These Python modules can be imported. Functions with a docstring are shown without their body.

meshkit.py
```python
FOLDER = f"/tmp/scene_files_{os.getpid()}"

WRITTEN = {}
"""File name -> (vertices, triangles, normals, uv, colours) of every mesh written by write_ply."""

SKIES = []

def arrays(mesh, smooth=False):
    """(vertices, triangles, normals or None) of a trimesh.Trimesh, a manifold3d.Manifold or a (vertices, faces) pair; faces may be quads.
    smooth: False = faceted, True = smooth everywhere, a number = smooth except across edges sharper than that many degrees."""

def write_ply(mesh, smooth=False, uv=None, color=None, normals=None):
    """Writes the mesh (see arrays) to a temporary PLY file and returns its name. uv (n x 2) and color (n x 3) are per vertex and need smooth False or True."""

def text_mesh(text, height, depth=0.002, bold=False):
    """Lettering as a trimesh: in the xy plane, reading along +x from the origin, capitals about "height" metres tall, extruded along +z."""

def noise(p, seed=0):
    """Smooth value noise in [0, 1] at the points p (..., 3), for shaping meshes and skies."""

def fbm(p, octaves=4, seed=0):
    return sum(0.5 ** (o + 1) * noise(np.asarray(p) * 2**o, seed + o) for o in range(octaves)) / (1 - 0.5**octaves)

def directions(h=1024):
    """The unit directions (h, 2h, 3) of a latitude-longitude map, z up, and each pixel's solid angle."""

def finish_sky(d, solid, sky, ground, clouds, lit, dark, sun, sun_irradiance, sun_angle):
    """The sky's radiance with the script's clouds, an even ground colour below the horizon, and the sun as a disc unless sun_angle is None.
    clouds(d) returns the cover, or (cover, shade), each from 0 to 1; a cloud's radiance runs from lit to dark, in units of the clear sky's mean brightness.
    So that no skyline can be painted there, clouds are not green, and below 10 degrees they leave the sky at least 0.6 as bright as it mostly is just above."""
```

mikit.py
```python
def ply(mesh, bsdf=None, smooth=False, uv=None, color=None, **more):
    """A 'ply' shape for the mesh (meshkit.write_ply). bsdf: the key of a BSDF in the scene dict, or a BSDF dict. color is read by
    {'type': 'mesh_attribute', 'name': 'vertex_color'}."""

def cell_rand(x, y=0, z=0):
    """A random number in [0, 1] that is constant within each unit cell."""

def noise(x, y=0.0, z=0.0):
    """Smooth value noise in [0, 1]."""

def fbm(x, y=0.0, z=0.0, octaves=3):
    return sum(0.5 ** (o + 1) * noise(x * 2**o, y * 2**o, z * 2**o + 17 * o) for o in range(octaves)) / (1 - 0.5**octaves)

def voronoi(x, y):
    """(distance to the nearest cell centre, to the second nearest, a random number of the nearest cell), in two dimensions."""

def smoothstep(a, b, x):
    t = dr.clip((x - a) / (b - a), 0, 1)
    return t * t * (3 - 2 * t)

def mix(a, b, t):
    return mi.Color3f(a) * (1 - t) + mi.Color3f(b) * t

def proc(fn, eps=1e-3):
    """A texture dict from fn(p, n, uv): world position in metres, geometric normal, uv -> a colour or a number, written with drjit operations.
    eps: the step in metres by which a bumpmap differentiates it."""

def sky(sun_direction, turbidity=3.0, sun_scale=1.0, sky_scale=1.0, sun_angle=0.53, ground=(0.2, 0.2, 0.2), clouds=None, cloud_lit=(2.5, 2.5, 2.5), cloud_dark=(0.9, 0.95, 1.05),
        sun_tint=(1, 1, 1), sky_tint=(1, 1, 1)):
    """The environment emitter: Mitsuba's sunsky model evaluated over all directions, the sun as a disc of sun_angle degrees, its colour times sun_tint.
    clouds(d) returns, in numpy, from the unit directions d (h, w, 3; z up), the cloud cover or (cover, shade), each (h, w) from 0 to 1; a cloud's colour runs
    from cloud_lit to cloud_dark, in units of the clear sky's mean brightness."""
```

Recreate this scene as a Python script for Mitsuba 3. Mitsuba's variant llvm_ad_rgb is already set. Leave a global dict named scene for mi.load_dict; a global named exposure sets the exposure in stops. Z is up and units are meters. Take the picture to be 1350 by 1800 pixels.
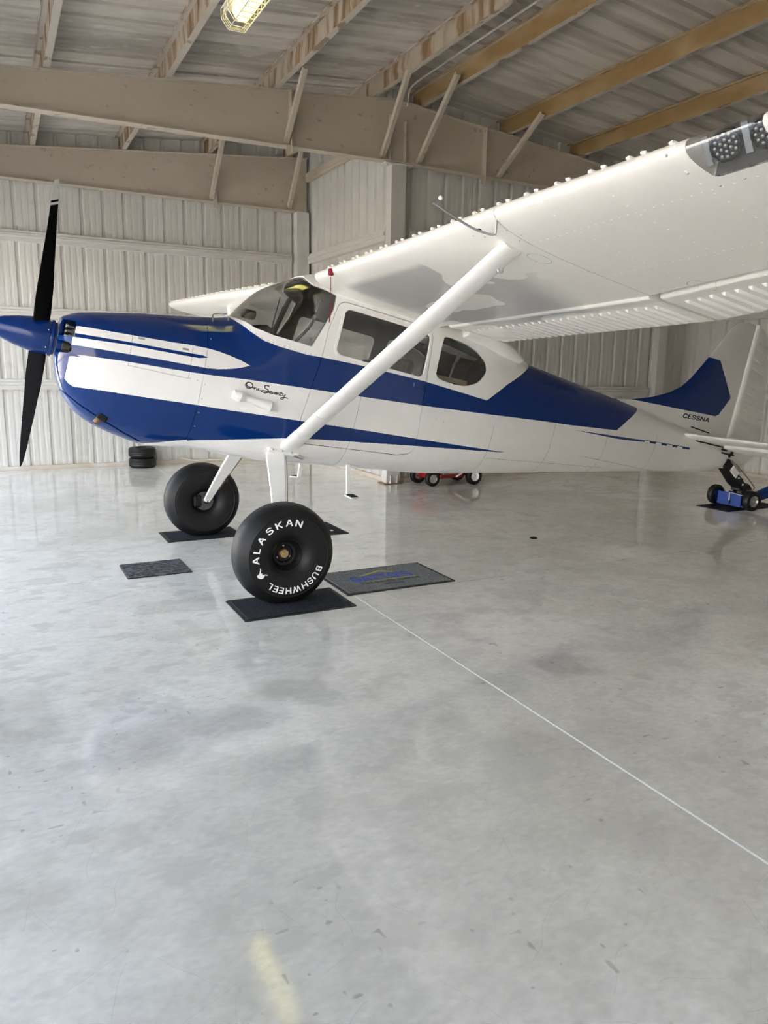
import math, random
import numpy as np
import trimesh, manifold3d as m3
import drjit as dr
import mitsuba as mi
import mikit, meshkit
from shapely.geometry import Polygon, LineString, Point, box as sbox
from shapely.ops import unary_union
from shapely import affinity
from scipy.interpolate import PchipInterpolator as PI_

random.seed(4); RNG = np.random.default_rng(4)
T = mi.ScalarTransform4f
scene, labels = {}, {}
exposure = 3.84

# ------------------------------------------------------------------ camera, sky, sun, large lights
F_PX, YAW, PITCH, ROLL, EYE = 1300.0, math.radians(27.58), math.radians(10.98), math.radians(-0.988), 1.56
_f = np.array([math.sin(YAW) * math.cos(PITCH), math.cos(YAW) * math.cos(PITCH), -math.sin(PITCH)])
_r = np.array([math.cos(YAW), -math.sin(YAW), 0.0]); _d = np.cross(_f, _r)
_r2, _d2 = _r * math.cos(ROLL) + _d * math.sin(ROLL), -_r * math.sin(ROLL) + _d * math.cos(ROLL)
_m = np.eye(4); _m[:3, 0], _m[:3, 1], _m[:3, 2], _m[:3, 3] = -_r2, -_d2, _f, (0, 0, EYE)
scene['camera'] = {'type': 'perspective', 'fov': math.degrees(2 * math.atan(675 / F_PX)), 'fov_axis': 'x',
                   'to_world': T(_m), 'near_clip': 0.05, 'far_clip': 500.0}
scene['sky'] = mikit.sky([0.45, -0.25, 0.86], turbidity=5.0, sun_scale=0.0, sky_scale=2.0, ground=(0.40, 0.39, 0.37), sky_tint=(1.41, 1.03, 0.74))
scene['sun'] = {'type': 'directional', 'direction': [-0.45, 0.25, -0.86], 'irradiance': {'type': 'rgb', 'value': [1.0, 0.92, 0.82]}}
LAMP_POWER = (.22, .20, .05)

# ------------------------------------------------------------------ helpers
def struct(key, **kw): labels[key] = {'kind': 'structure', **kw}
def thing(key, label, cat, group=None):
    labels[key] = {'label': label, 'category': cat}
    if group: labels[key]['group'] = group
    return key
def part_key(base):
    if base not in scene: return base
    i = 1
    while f'{base}_{i:03d}' in scene: i += 1
    return f'{base}_{i:03d}'
def add(key, mesh, mat, smooth=False, label=None, **kw):
    key = part_key(key)
    scene[key] = mikit.ply(mesh, mat, smooth=smooth, **kw)
    if label: labels[key] = {'label': label}
    return key
def again(key, src, mat=None, M=None):
    key = part_key(key); d = dict(scene[src])
    if M is not None: d['to_world'] = M
    scene[key] = d
    return key
def cat(ms): return trimesh.util.concatenate(ms)
def bx(x0, x1, y0, y1, z0, z1, ch=0.0):
    if ch <= 0:
        m = trimesh.creation.box((abs(x1 - x0), abs(y1 - y0), abs(z1 - z0)))
        m.apply_translation(((x0 + x1) / 2, (y0 + y1) / 2, (z0 + z1) / 2)); return m
    pts = []
    for a, b, c in ((1, 0, 0), (0, 1, 0), (0, 0, 1)):
        for i in (0, 1):
            for j in (0, 1):
                for k in (0, 1):
                    s = lambda lo, hi, q, on: (hi - (0 if on else ch)) if q else (lo + (0 if on else ch))
                    pts.append((s(x0, x1, i, a), s(y0, y1, j, b), s(z0, z1, k, c)))
    return trimesh.convex.convex_hull(np.array(pts))
def tube(pts, r, sides=10, caps=True):
    p = np.asarray(pts, float); n = len(p); r = np.broadcast_to(r, (n,))
    t = np.gradient(p, axis=0); t /= np.linalg.norm(t, axis=1, keepdims=True) + 1e-12
    a = np.cross(t[0], [0, 0, 1.0] if abs(t[0][2]) < .9 else [1.0, 0, 0]); a /= np.linalg.norm(a)
    V = []; ang = np.arange(sides) * 2 * np.pi / sides
    for i in range(n):
        a = a - t[i] * (a @ t[i]); a /= np.linalg.norm(a); b = np.cross(t[i], a)
        V.append(p[i] + r[i] * (np.cos(ang)[:, None] * a + np.sin(ang)[:, None] * b))
    V = np.vstack(V + [p[:1], p[-1:]]); Fc = []
    for i in range(n - 1):
        for j in range(sides):
            k = (j + 1) % sides
            Fc += [[i * sides + j, i * sides + k, (i + 1) * sides + k], [i * sides + j, (i + 1) * sides + k, (i + 1) * sides + j]]
    for j in range(sides):
        k = (j + 1) % sides
        Fc += [[n * sides, k, j], [n * sides + 1, (n - 1) * sides + j, (n - 1) * sides + k]]
    return trimesh.Trimesh(V, Fc, process=False)
def bend(pts, n=6, k=0.35):
    p = np.asarray(pts, float); out = [p[0]]
    for i in range(1, len(p) - 1):
        A, B = p[i] + (p[i - 1] - p[i]) * k, p[i] + (p[i + 1] - p[i]) * k
        for u in np.linspace(0, 1, n): out.append((1 - u) ** 2 * A + 2 * u * (1 - u) * p[i] + u * u * B)
    return np.array(out + [p[-1]])
def lathe(prof, n=48, axis='z'):
    """prof: (r, h) list; closed when it starts and ends on r = 0."""
    p = np.asarray(prof, float); ang = np.arange(n) * 2 * np.pi / n
    V = np.stack([p[:, None, 0] * np.cos(ang), p[:, None, 0] * np.sin(ang), np.repeat(p[:, 1:2], n, 1)], -1).reshape(-1, 3)
    Fc = []
    for i in range(len(p) - 1):
        for j in range(n):
            k = (j + 1) % n
            Fc += [[i * n + j, i * n + k, (i + 1) * n + k], [i * n + j, (i + 1) * n + k, (i + 1) * n + j]]
    m = trimesh.Trimesh(V, Fc, process=False)
    if axis == 'y': m.vertices = m.vertices[:, [0, 2, 1]] * [1, 1, -1]
    if axis == 'x': m.vertices = m.vertices[:, [2, 0, 1]]
    return m
def extrude(poly, h):
    g = list(poly.geoms) if hasattr(poly, 'geoms') else [poly]
    return cat([trimesh.creation.extrude_polygon(q, h, engine='earcut') for q in g if q.area > 1e-9])
def MF(m):
    if isinstance(m, m3.Manifold): return m
    m = trimesh.Trimesh(m.vertices, m.faces, process=True) if isinstance(m, trimesh.Trimesh) else trimesh.Trimesh(*m, process=True)
    o = m3.Manifold(m3.Mesh(np.asarray(m.vertices, np.float32), np.asarray(m.faces, np.uint32)))
    if o.volume() < 0:
        o = m3.Manifold(m3.Mesh(np.asarray(m.vertices, np.float32), np.asarray(m.faces[:, ::-1], np.uint32)))
    return o
def TM(M):
    q = M.to_mesh(); return trimesh.Trimesh(np.array(q.vert_properties[:, :3], float), np.array(q.tri_verts, int), process=False)
def bar(p, q, w, h, up=(0, 0, 1)):
    """A bar from p to q with a w x h section, h along 'up'."""
    p, q = np.asarray(p, float), np.asarray(q, float); L = np.linalg.norm(q - p); t = (q - p) / L
    s = np.cross(t, up); s /= np.linalg.norm(s); v = np.cross(s, t)
    m = bx(0, L, -w / 2, w / 2, -h / 2, h / 2, min(w, h) * .12); M = np.eye(4); M[:3, 0], M[:3, 1], M[:3, 2], M[:3, 3] = t, s, v, p
    if np.linalg.det(M[:3, :3]) < 0: M[:3, 1] *= -1
    m.apply_transform(M); return m
def angle_bar(p, q, w, t, up=(0, 1, 0)):
    p, q = np.asarray(p, float), np.asarray(q, float); L = np.linalg.norm(q - p); d = (q - p) / L
    s = np.cross(d, up); s /= np.linalg.norm(s); v = np.cross(s, d)
    m = extrude(Polygon([(0, 0), (w, 0), (w, t), (t, t), (t, w), (0, w)]), L); M = np.eye(4); M[:3, 0], M[:3, 1], M[:3, 2], M[:3, 3] = s, v, np.cross(s, v), p
    if M[:3, 2] @ d < 0: M[:3, 3] = q
    m.apply_transform(M); return m
def poly_along(poly, axis, lo, hi):
    """2-D profile swept along X (profile = y,z) or Y (profile = x,z)."""
    m = extrude(poly, hi - lo); v = m.vertices.copy()
    if axis == 'x': m.vertices = np.stack([v[:, 2] + lo, v[:, 0], v[:, 1]], 1)
    else: m.vertices = np.stack([v[:, 0], hi - v[:, 2], v[:, 1]], 1)
    return m

# ------------------------------------------------------------------ procedural materials
def S(x): return tuple(float(((c / 255 + .055) / 1.055) ** 2.4 if c / 255 > .04045 else c / 255 / 12.92) for c in x)
def pr(col, rough=.5, metal=0.0, **kw):
    c = {'type': 'rgb', 'value': list(col)} if not isinstance(col, dict) else col
    return {'type': 'twosided', 'b': {'type': 'principled', 'base_color': c, 'roughness': rough, 'metallic': metal, **kw}}
N3, FB, SS, MIX = mikit.noise, mikit.fbm, mikit.smoothstep, mikit.mix
def f_floor(p, n, uv):
    a = FB(p.x * .55, p.y * .55, 3.0, 4); b = FB(p.x * 2.3 + 5, p.y * 2.3, 1.0, 4); c = FB(p.x * 11, p.y * 11, 2.0, 3)
    col = MIX((.585, .555, .50), (.69, .67, .625), SS(.3, .7, a))
    col = MIX(col, (.50, .47, .41), SS(.50, .76, b) * .5)
    wear = SS(.55, .75, FB(p.x * 3.1 + 9, p.y * 3.1, 7.0, 4)) * SS(.4, .7, FB(p.x * .6 + 3, p.y * .6, 9.0, 2))
    col = MIX(col, (.30, .285, .26), wear * .45)
    fine = FB(p.x * 38 + 2. * N3(p.y * 9., p.x * 4.), p.y * 60, 4.0, 3); dots = SS(.90, .97, N3(p.x * 34., p.y * 34., 9.)) * SS(.45, .7, N3(p.x * 2.7, p.y * 2.7, 19.)); col = col * (0.83 + .16 * c + .20 * fine) * (1. - .30 * dots)
    col = MIX(col, (.50, .475, .43), SS(.58, .72, FB(p.x * 6.5, p.y * 9.5, 11., 4)) * .5)
    scr = mi.Float(0)
    for ang, off in ((.5, 0.), (1.25, 31.), (2.1, 77.), (2.8, 13.)):
        u = p.x * math.cos(ang) + p.y * math.sin(ang); v = -p.x * math.sin(ang) + p.y * math.cos(ang)
        v = v + .10 * N3(u * 3.1, v * 3.1 + off) + .03 * N3(u * 11., v * 11. + off)
        i = dr.floor(v * 9.0); j = dr.floor(u * 5.5 + 3. * mikit.cell_rand(i, off)); on = mikit.cell_rand(i, j, off) > .84
        pos = .1 + .8 * mikit.cell_rand(i, j, off + 5.)
        d = dr.abs(v * 9.0 - i - pos)
        scr = dr.maximum(scr, dr.select(on & (d < .011), mikit.cell_rand(i, j, off + 9.), 0.))
    return MIX(col, (.30, .285, .26), scr * .22)
def f_floor_rough(p, n, uv):
    a = FB(p.x * 1.3, p.y * 1.3, 3.0, 4); return .045 + .06 * SS(.35, .75, a) + .02 * N3(p.x * 9, p.y * 9)
def f_floor_bump(p, n, uv): return FB(p.x * 1.7, p.y * 1.7, 0., 3)
def f_wall(p, n, uv):
    h = p.x + p.y
    st = FB(h * 1.6, p.z * .25, 1., 2); sp = FB(h * 4, p.z * 4, 2., 4)
    col = MIX((.59, .588, .56), (.53, .525, .49), SS(.4, .7, st))
    col = MIX(col, (.36, .29, .20), SS(.72, .84, sp) * .25)
    return MIX(col, (.40, .30, .19), SS(.16, .03, p.z + .08 * N3(h * 6, 0., 0.)) * .5)
def f_roof(p, n, uv):
    st = FB(p.x * .8, p.y * 5., 1., 3); bl = FB(p.x * 2.2, p.y * 5., 4., 4)
    col = MIX((.50, .47, .42), (.37, .345, .305), SS(.35, .7, st))
    col = MIX(col, (.60, .57, .52), SS(.58, .72, bl) * .40 * SS(5.2, 4.4, p.x))
    sp = N3(p.x * 7., p.y * 22., 0.)
    return MIX(col, (.55, .53, .48), SS(.8, .92, sp) * .5 * SS(5.2, 4.4, p.x))
def f_steel(p, n, uv):
    a = FB(p.x * 1.3, p.z * 2., p.y, 3); sp = FB(p.x * 13., p.y * 13., p.z * 13., 3)
    col = MIX((.50, .45, .375), (.435, .385, .31), a)
    return MIX(col, (.24, .19, .14), SS(.70, .8, sp) * .55)
def f_purlin(p, n, uv):
    """rust-stained primer; the web is bare primer, flanges stay pale grey"""
    web = SS(.5, .8, dr.abs(n.x)); far = SS(4.2, 5.0, p.x)
    run = FB(p.y * 11. + .5 * N3(p.y * 3., p.z * 14.), p.z * 1.6 + p.x, 1., 4); bl = FB(p.y * 2.2, p.z * 5., p.x, 4)
    rust = MIX((.27, .175, .068), (.36, .26, .14), SS(.35, .75, bl))
    grey = MIX((.50, .46, .40), (.42, .38, .32), bl)
    stain = MIX(MIX(grey, (.36, .30, .22), .5), (.24, .15, .07), SS(.36, .62, run) * .85)
    stain = MIX(stain, (.12, .075, .04), SS(.62, .72, run) * .6)
    w = MIX(stain, rust, far)
    fl = MIX(grey, (.22, .15, .09), SS(.6, .72, FB(p.x * 9, p.y * 5., 3., 4)) * .8)
    return MIX(fl, w, web)
def f_mat(p, n, uv):
    k = mikit.cell_rand(p.x * 160, p.y * 160, 0.)
    return MIX((.006, .007, .010), (.022, .026, .036), k * k)
def f_greymat(p, n, uv):
    k = mikit.cell_rand(p.x * 150, p.y * 150, 0.); return MIX((.06, .06, .06), (.19, .19, .188), k)
def f_smallmat(p, n, uv):
    k = FB(p.x * 45, p.y * 70, 0., 3); return MIX((.03, .03, .034), (.13, .13, .135), SS(.35, .75, k))
MATS = {
 'concrete': {'type': 'bumpmap', 'scale': .0004, 'tex': mikit.proc(f_floor_bump, .02), 'b': {'type': 'principled', 'base_color': mikit.proc(f_floor), 'roughness': mikit.proc(f_floor_rough), 'specular': .7}},
 'wall_paint': pr(mikit.proc(f_wall), .38), 'roof_sheet': pr(mikit.proc(f_roof), .55), 'steel_paint': pr(mikit.proc(f_steel), .55),
 'purlin_steel': pr(mikit.proc(f_purlin), .6), 'carpet': pr(mikit.proc(f_mat), .95), 'grey_carpet': pr(mikit.proc(f_greymat), .95), 'worn_rubber': pr(mikit.proc(f_smallmat), .8),
 'rubber': pr((.0065, .0065, .0070), .45, specular=.34), 'rubber_edge': pr((.010, .010, .011), .5), 'black_metal': pr((.006, .006, .0065), .40, specular=.3), 'black_matte': pr((.006, .006, .0065), .6, specular=.3),
 'white_paint': pr((.80, .79, .76), .22, clearcoat=.5, clearcoat_gloss=.9), 'letter_white': pr((.85, .85, .84), .5), 'grey_metal': pr((.42, .42, .42), .3, .8),
 'chrome': pr((.75, .75, .75), .12, 1.0), 'brass': pr((.55, .40, .20), .3, .9), 'blade_black': {'type': 'twosided', 'b': {'type': 'diffuse', 'reflectance': {'type': 'rgb', 'value': [.009, .009, .0095]}}}, 'blue_paint': pr((.0, .021, .125), .16, specular=.38, clearcoat=.35, clearcoat_gloss=.95), 'dolly_blue': pr((.003, .032, .19), .4),
 'red_paint': pr((.22, .008, .010), .3), 'red_cloth': pr((.20, .010, .022), .8), 'ink': pr((.008, .010, .02), .5), 'mat_blue': pr((.02, .06, .36), .9), 'mat_yellow': pr((.36, .33, .08), .9),
 'seam': pr((.86, .85, .82), .7), 'joint': pr((.16, .15, .14), .9), 'lining': pr((.030, .027, .023), .75, specular=.25), 'seat_cloth': pr((.03, .028, .026), .8), 'bag_cloth': pr((.62, .52, .38), .9),
 'exhaust': pr((.26, .16, .10), .5, .5), 'engine': pr((.10, .095, .09), .4, .6), 'apron': pr((.44, .43, .41), .9), 'galv': pr((.5, .5, .48), .4, .6), 'pale_pipe': pr((.62, .59, .52), .5),
 'window_glass': {'type': 'thindielectric', 'int_ior': 1.5, 'specular_transmittance': {'type': 'rgb', 'value': [.80, .80, .79]}},
 'lens_glass': {'type': 'thindielectric', 'int_ior': 1.5, 'specular_transmittance': {'type': 'rgb', 'value': [.93, .93, .93]}},
 'lamp_reflector': pr((.42, .42, .42), .35, .9), 'bay_grey': pr((.10, .10, .10), .5), 'lamp_housing': pr((.72, .70, .64), .4), 'wire_white': pr((.78, .74, .62), .4),
}
scene.update(MATS)

# ------------------------------------------------------------------ hangar shell
XR, YB, YC_, XE, YN, XD = 4.72, 12.05, 9.05, 10.40, -0.75, -1.35
DOOR_H = 3.35  # opening height set low to keep upper walls and ceiling darker
def rafter_top(x): return 4.405 + .095 * x if x < XR else 4.405 + .095 * XR - .09 * (x - XR)
def roof_z(x): return rafter_top(x) + .205
PW = .9144
def panel_profile(width, sharp=1.0):
    """(u, recess) polyline of one ribbed sheet seen from inside."""
    p = []; n = max(1, round(width / (PW / 3))); q = width / n
    for i in range(n):
        u = i * q; p += [(u, .032), (u + .014, .032), (u + .034, 0.)]
        for f in (.38, .66): c = u + f * q; p += [(c - .022, 0.), (c - .010, .0026), (c + .010, .0026), (c + .022, 0.)]
        p += [(u + q - .034, 0.), (u + q - .014, .032)]
    p += [(width, .032)]
    return np.array(p)
def sheet(prof, lo, hi, place, th=.0015):
    """place(u, recess, h) -> xyz; lo/hi may be functions of u."""
    a = np.asarray(prof); n = len(a)
    L = lambda f, u: f(u) if callable(f) else f
    V = [place(u, d + k, L(h, u)) for k in (0, th) for h in (lo, hi) for u, d in a]
    Fc = []
    for i in range(n - 1):
        for b, fl in ((0, 0), (2 * n, 1)):
            q = [b + i, b + i + 1, b + n + i + 1, b + n + i]
            if fl: q = q[::-1]
            Fc += [[q[0], q[1], q[2]], [q[0], q[2], q[3]]]
        for b in (0, n):
            q = [b + i, 2 * n + b + i, 2 * n + b + i + 1, b + i + 1]; Fc += [[q[0], q[1], q[2]], [q[0], q[2], q[3]]]
    return trimesh.Trimesh(np.array(V), Fc, process=False)
def wall(key, start, end, base, direction, ztop, z0=-.01):
    """panels along X (direction +1: recess to +Y, -1: to -Y) or along Y (recess to +X / -X)."""
    ax, sgn = direction; L = end - start; n = math.ceil(L / PW - .2); w = L / n
    for i in range(n):
        u0 = start + i * w
        pl = (lambda u, d, h: (u0 + u, base + sgn * d, h)) if ax == 'x' else (lambda u, d, h: (base + sgn * d, u0 + u, h))
        add(key + '__panel', sheet(panel_profile(w), z0, (lambda u: ztop(u0 + u) + .05), pl), 'wall_paint')
def girt(key, ax, lo, hi, base, sgn, z, h=.15):
    """Z-shaped rail standing in front of the sheets (base), sgn points into the room."""
    o = lambda d: base + sgn * d
    P = [(o(.003), z + h), (o(.10), z + h), (o(.10), z + h - .028), (o(.094), z + h - .028), (o(.094), z + h - .005), (o(.052), z + h - .005), (o(.052), z + .005), (o(.006), z + .005), (o(.006), z), (o(.058), z), (o(.058), z + h - .012), (o(.003), z + h - .006)]
    P = [(o(.002), z), (o(.085), z), (o(.085), z + .062), (o(.105), z + .07), (o(.105), z + h - .045), (o(.085), z + h - .035), (o(.085), z + h - .004), (o(.079), z + h), (o(.002), z + h)]
    add(key + '__girt', poly_along(Polygon(P).buffer(0), 'x' if ax == 'x' else 'y', lo, hi), 'wall_paint')
struct('wall_back'); wall('wall_back', XD, XR + .10, YB, ('x', 1), roof_z)
for z in (1.17, 2.18, 3.215): girt('wall_back', 'x', XD, XR - .25, YB, -1, z)
add('wall_back__base_angle', bx(XD, XR, YB - .045, YB + .01, 0, .062, .004), 'wall_paint')
struct('wall_middle'); wall('wall_middle', YC_, YB + .07, XR + .06, ('y', 1), lambda y: roof_z(XR) + .01)
for z in (1.17, 2.18, 3.215): girt('wall_middle', 'y', YC_ + .06, YB - .24, XR + .06, -1, z)
add('wall_middle__base_angle', bx(XR + .02, XR + .07, YC_, YB, 0, .062, .004), 'wall_paint')
add('wall_middle__eave_trim', bx(XR - .03, XR + .05, YC_ + .1, YB - .12, 4.49, 4.62, .01), 'steel_paint')
struct('wall_right'); wall('wall_right', XR + .04, XE + .04, YC_, ('x', 1), roof_z)
for z in (1.19, 3.23): girt('wall_right', 'x', XR + .26, 9.55, YC_, -1, z)
add('wall_right__base_angle', bx(XR + .2, XE, YC_ - .045, YC_ + .01, 0, .055, .004), 'wall_paint')
struct('wall_end'); wall('wall_end', 2.26, YC_ + .04, XE, ('y', 1), lambda y: roof_z(XE))
for z in (1.19, 2.4): girt('wall_end', 'y', 2.3, YC_ - .1, XE, -1, z)
add('wall_end__base_angle', bx(XE - .045, XE + .01, 2.3, YC_, 0, .055, .004), 'wall_paint')
struct('wall_front'); wall('wall_front', XD, XR + .10, YN, ('x', -1), roof_z)
for z in (1.17, 2.18, 3.215): girt('wall_front', 'x', XD, XR - .05, YN, 1, z)
struct('wall_side'); wall('wall_side', XR + .04, XE + .04, 2.3, ('x', -1), roof_z)
struct('wall_left_added'); wall('wall_left_added', YN, YB, XD, ('y', -1), lambda y: roof_z(XD), DOOR_H)  # unseen wall above the door, added to shade upper walls and ceiling
add('wall_left_added__added_door_header', bx(XD - .02, XD + .08, YN, YB, DOOR_H - .10, DOOR_H + .06, .01), 'steel_paint')  # lower edge beam of the added shading wall
struct('wall_corner'); wall('wall_corner', YN, 2.3, XR + .06, ('y', 1), lambda y: roof_z(XR) + .01)

# roof sheets, ribs along X, one part each
struct('ceiling')
def roof(x0, x1, sl):
    n = 15
    for i in range(n):
        y0 = YN - .1 + i * PW; y1 = min(y0 + PW, YB + .14)
        if sl > 0 or y0 < YC_ + .5:
            pl = lambda u, d, h: (h, y0 + u, roof_z(h if sl > 0 else h) + d)
            pf_ = panel_profile(y1 - y0); pf_ = np.vstack([[(0., .070), (.007, .070), (.009, .032)], pf_[1:-1], [(y1 - y0 - .009, .032), (y1 - y0 - .007, .070), (y1 - y0, .070)]])
            add('ceiling__panel', sheet(pf_, x0, x1, pl), 'roof_sheet')
roof(XD - .25, XR + .02, 1)
_old = roof_z
roof(XR + .02, XE + .05, -1)
add('ceiling__ridge_cap', poly_along(Polygon([(XR - .3, roof_z(XR - .3) + .036), (XR, roof_z(XR) + .042), (XR + .3, roof_z(XR + .3) + .036), (XR + .3, roof_z(XR + .3) + .04), (XR, roof_z(XR) + .05), (XR - .3, roof_z(XR - .3) + .04)]), 'y', YN, YB), 'roof_sheet')

for x0, x1 in ((XD - .3, XR), (XR, XE + .2)):
    P = Polygon([(x0, roof_z(x0) + .074), (x1, roof_z(x1) + .074), (x1, roof_z(x1) + .09), (x0, roof_z(x0) + .09)])
    add('ceiling__added_leak_cover', poly_along(P, 'y', YN - .15, YB + .15), 'roof_sheet')  # unseen plate added above the sheets to stop light leaking through seams
# floor slabs with sawn joints
struct('floor')
XJ, YL, YR, G = 2.12, 5.60, 4.46, .0075
for (x0, x1) in ((XD, XJ), (XJ, XE + .1)):
    YJ = YL if x1 == XJ else YR
    for (y0, y1) in ((YN - .1, YJ), (YJ, YB + .1)):
        add('floor__slab', bx(x0 + (G if x0 == XJ else 0), x1 - (G if x1 == XJ else 0), y0 + (G if y0 == YJ else 0), y1 - (G if y1 == YJ else 0), -.12, 0), 'concrete')
add('floor__joint_filler', bx(XJ - .0052, XJ + .0052, YN, YB, -.02, -.0003), 'seam'); add('floor__joint_bed', bx(XJ - G, XJ + G, YN, YB, -.03, -.012), 'joint')
add('floor__joint_filler', bx(XD, XJ - G, YL - .005, YL + .005, -.02, -.0003), 'seam'); add('floor__joint_bed', bx(XD, XJ - G, YL - G, YL + G, -.03, -.012), 'joint')
add('floor__joint_bed', bx(XJ + G, XE, YR - G, YR + G, -.02, -.004), 'joint'); add('floor__joint_filler', bx(XJ + G, XE, YR - .005, YR + .005, -.02, -.0006), 'concrete')
struct('ground'); add('ground__apron', bx(-90, XD - .01, -70, 90, -.25, -.03), 'apron')

# ------------------------------------------------------------------ steel frame
def rafter(key, xs, bot, yc, label, sub=()):
    thing(key, label, 'roof beam', 'tapered steel roof beams')
    zt, zb = [rafter_top(x) for x in xs], [bot(x) for x in xs]
    web = Polygon(list(zip(xs, zb)) + list(zip(xs, zt))[::-1])
    m = extrude(web, .008); v = m.vertices.copy(); m.vertices = np.stack([v[:, 0], yc + .004 - v[:, 2], v[:, 1]], 1); add(key + '__web', m, 'steel_paint')
    for nm, zz, s in (('top_flange', zt, -1), ('bottom_flange', zb, -1)):
        P = Polygon([(x, z) for x, z in zip(xs, zz)] + [(x, z + s * .011) for x, z in zip(xs[::-1], zz[::-1])])
        m = extrude(P.buffer(0), .15); v = m.vertices.copy(); m.vertices = np.stack([v[:, 0], yc + .075 - v[:, 2], v[:, 1]], 1); add(f'{key}__{nm}', m, 'steel_paint')
nb = lambda x: 4.075 + .013 * min(x, XR) - .002 * max(0, x - XR)
rafter('roof_beam', [XD - .2, XR, XE], nb, 8.90, 'long tapered tan steel roof beam peaking over the near column, right above the aircraft')
def stiff(key, x, y, z0, z1): add(key + '__stiffener', bx(x - .004, x + .004, y - .07, y - .004, z0, z1), 'steel_paint')
stiff('roof_beam', XR - .10, 8.90, 4.14, 4.68); stiff('roof_beam', XR + .12, 8.90, 4.14, 4.62)
for x, zt in ((3.30, 4.68), (6.05, 4.70)):
    add('roof_beam__splice_plate', bx(x - .006, x + .006, 8.80, 8.9, nb(x) - .09, rafter_top(x) + .02), 'steel_paint')
    add('roof_beam__splice_plate', bx(x - .07, x + .005, 8.818, 8.826, nb(x) - .10, nb(x) - .005, .002), 'steel_paint')
for (p, q) in (((3.19, 8.15, rafter_top(3.09) + .01), (3.22, 8.86, 4.12)), ((4.36, 7.95, rafter_top(4.35) + .01), (4.50, 8.86, 4.14)), ((4.93, 7.83, rafter_top(5.0) + .03), (5.02, 8.86, 4.14)), ((6.34, 8.05, rafter_top(6.41) + .03), (6.27, 8.86, 4.13)), ((.62, 8.05, rafter_top(.66) + .01), (.66, 9.6, 4.10))):
    if p[0] > 1: add('roof_beam__brace', angle_bar(p, q, .055, .006), 'steel_paint')
rafter('roof_beam_001', [XD - .2, XR], lambda x: 4.03, YB - .10, 'shorter grey steel roof beam running along the top of the back wall')
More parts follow.
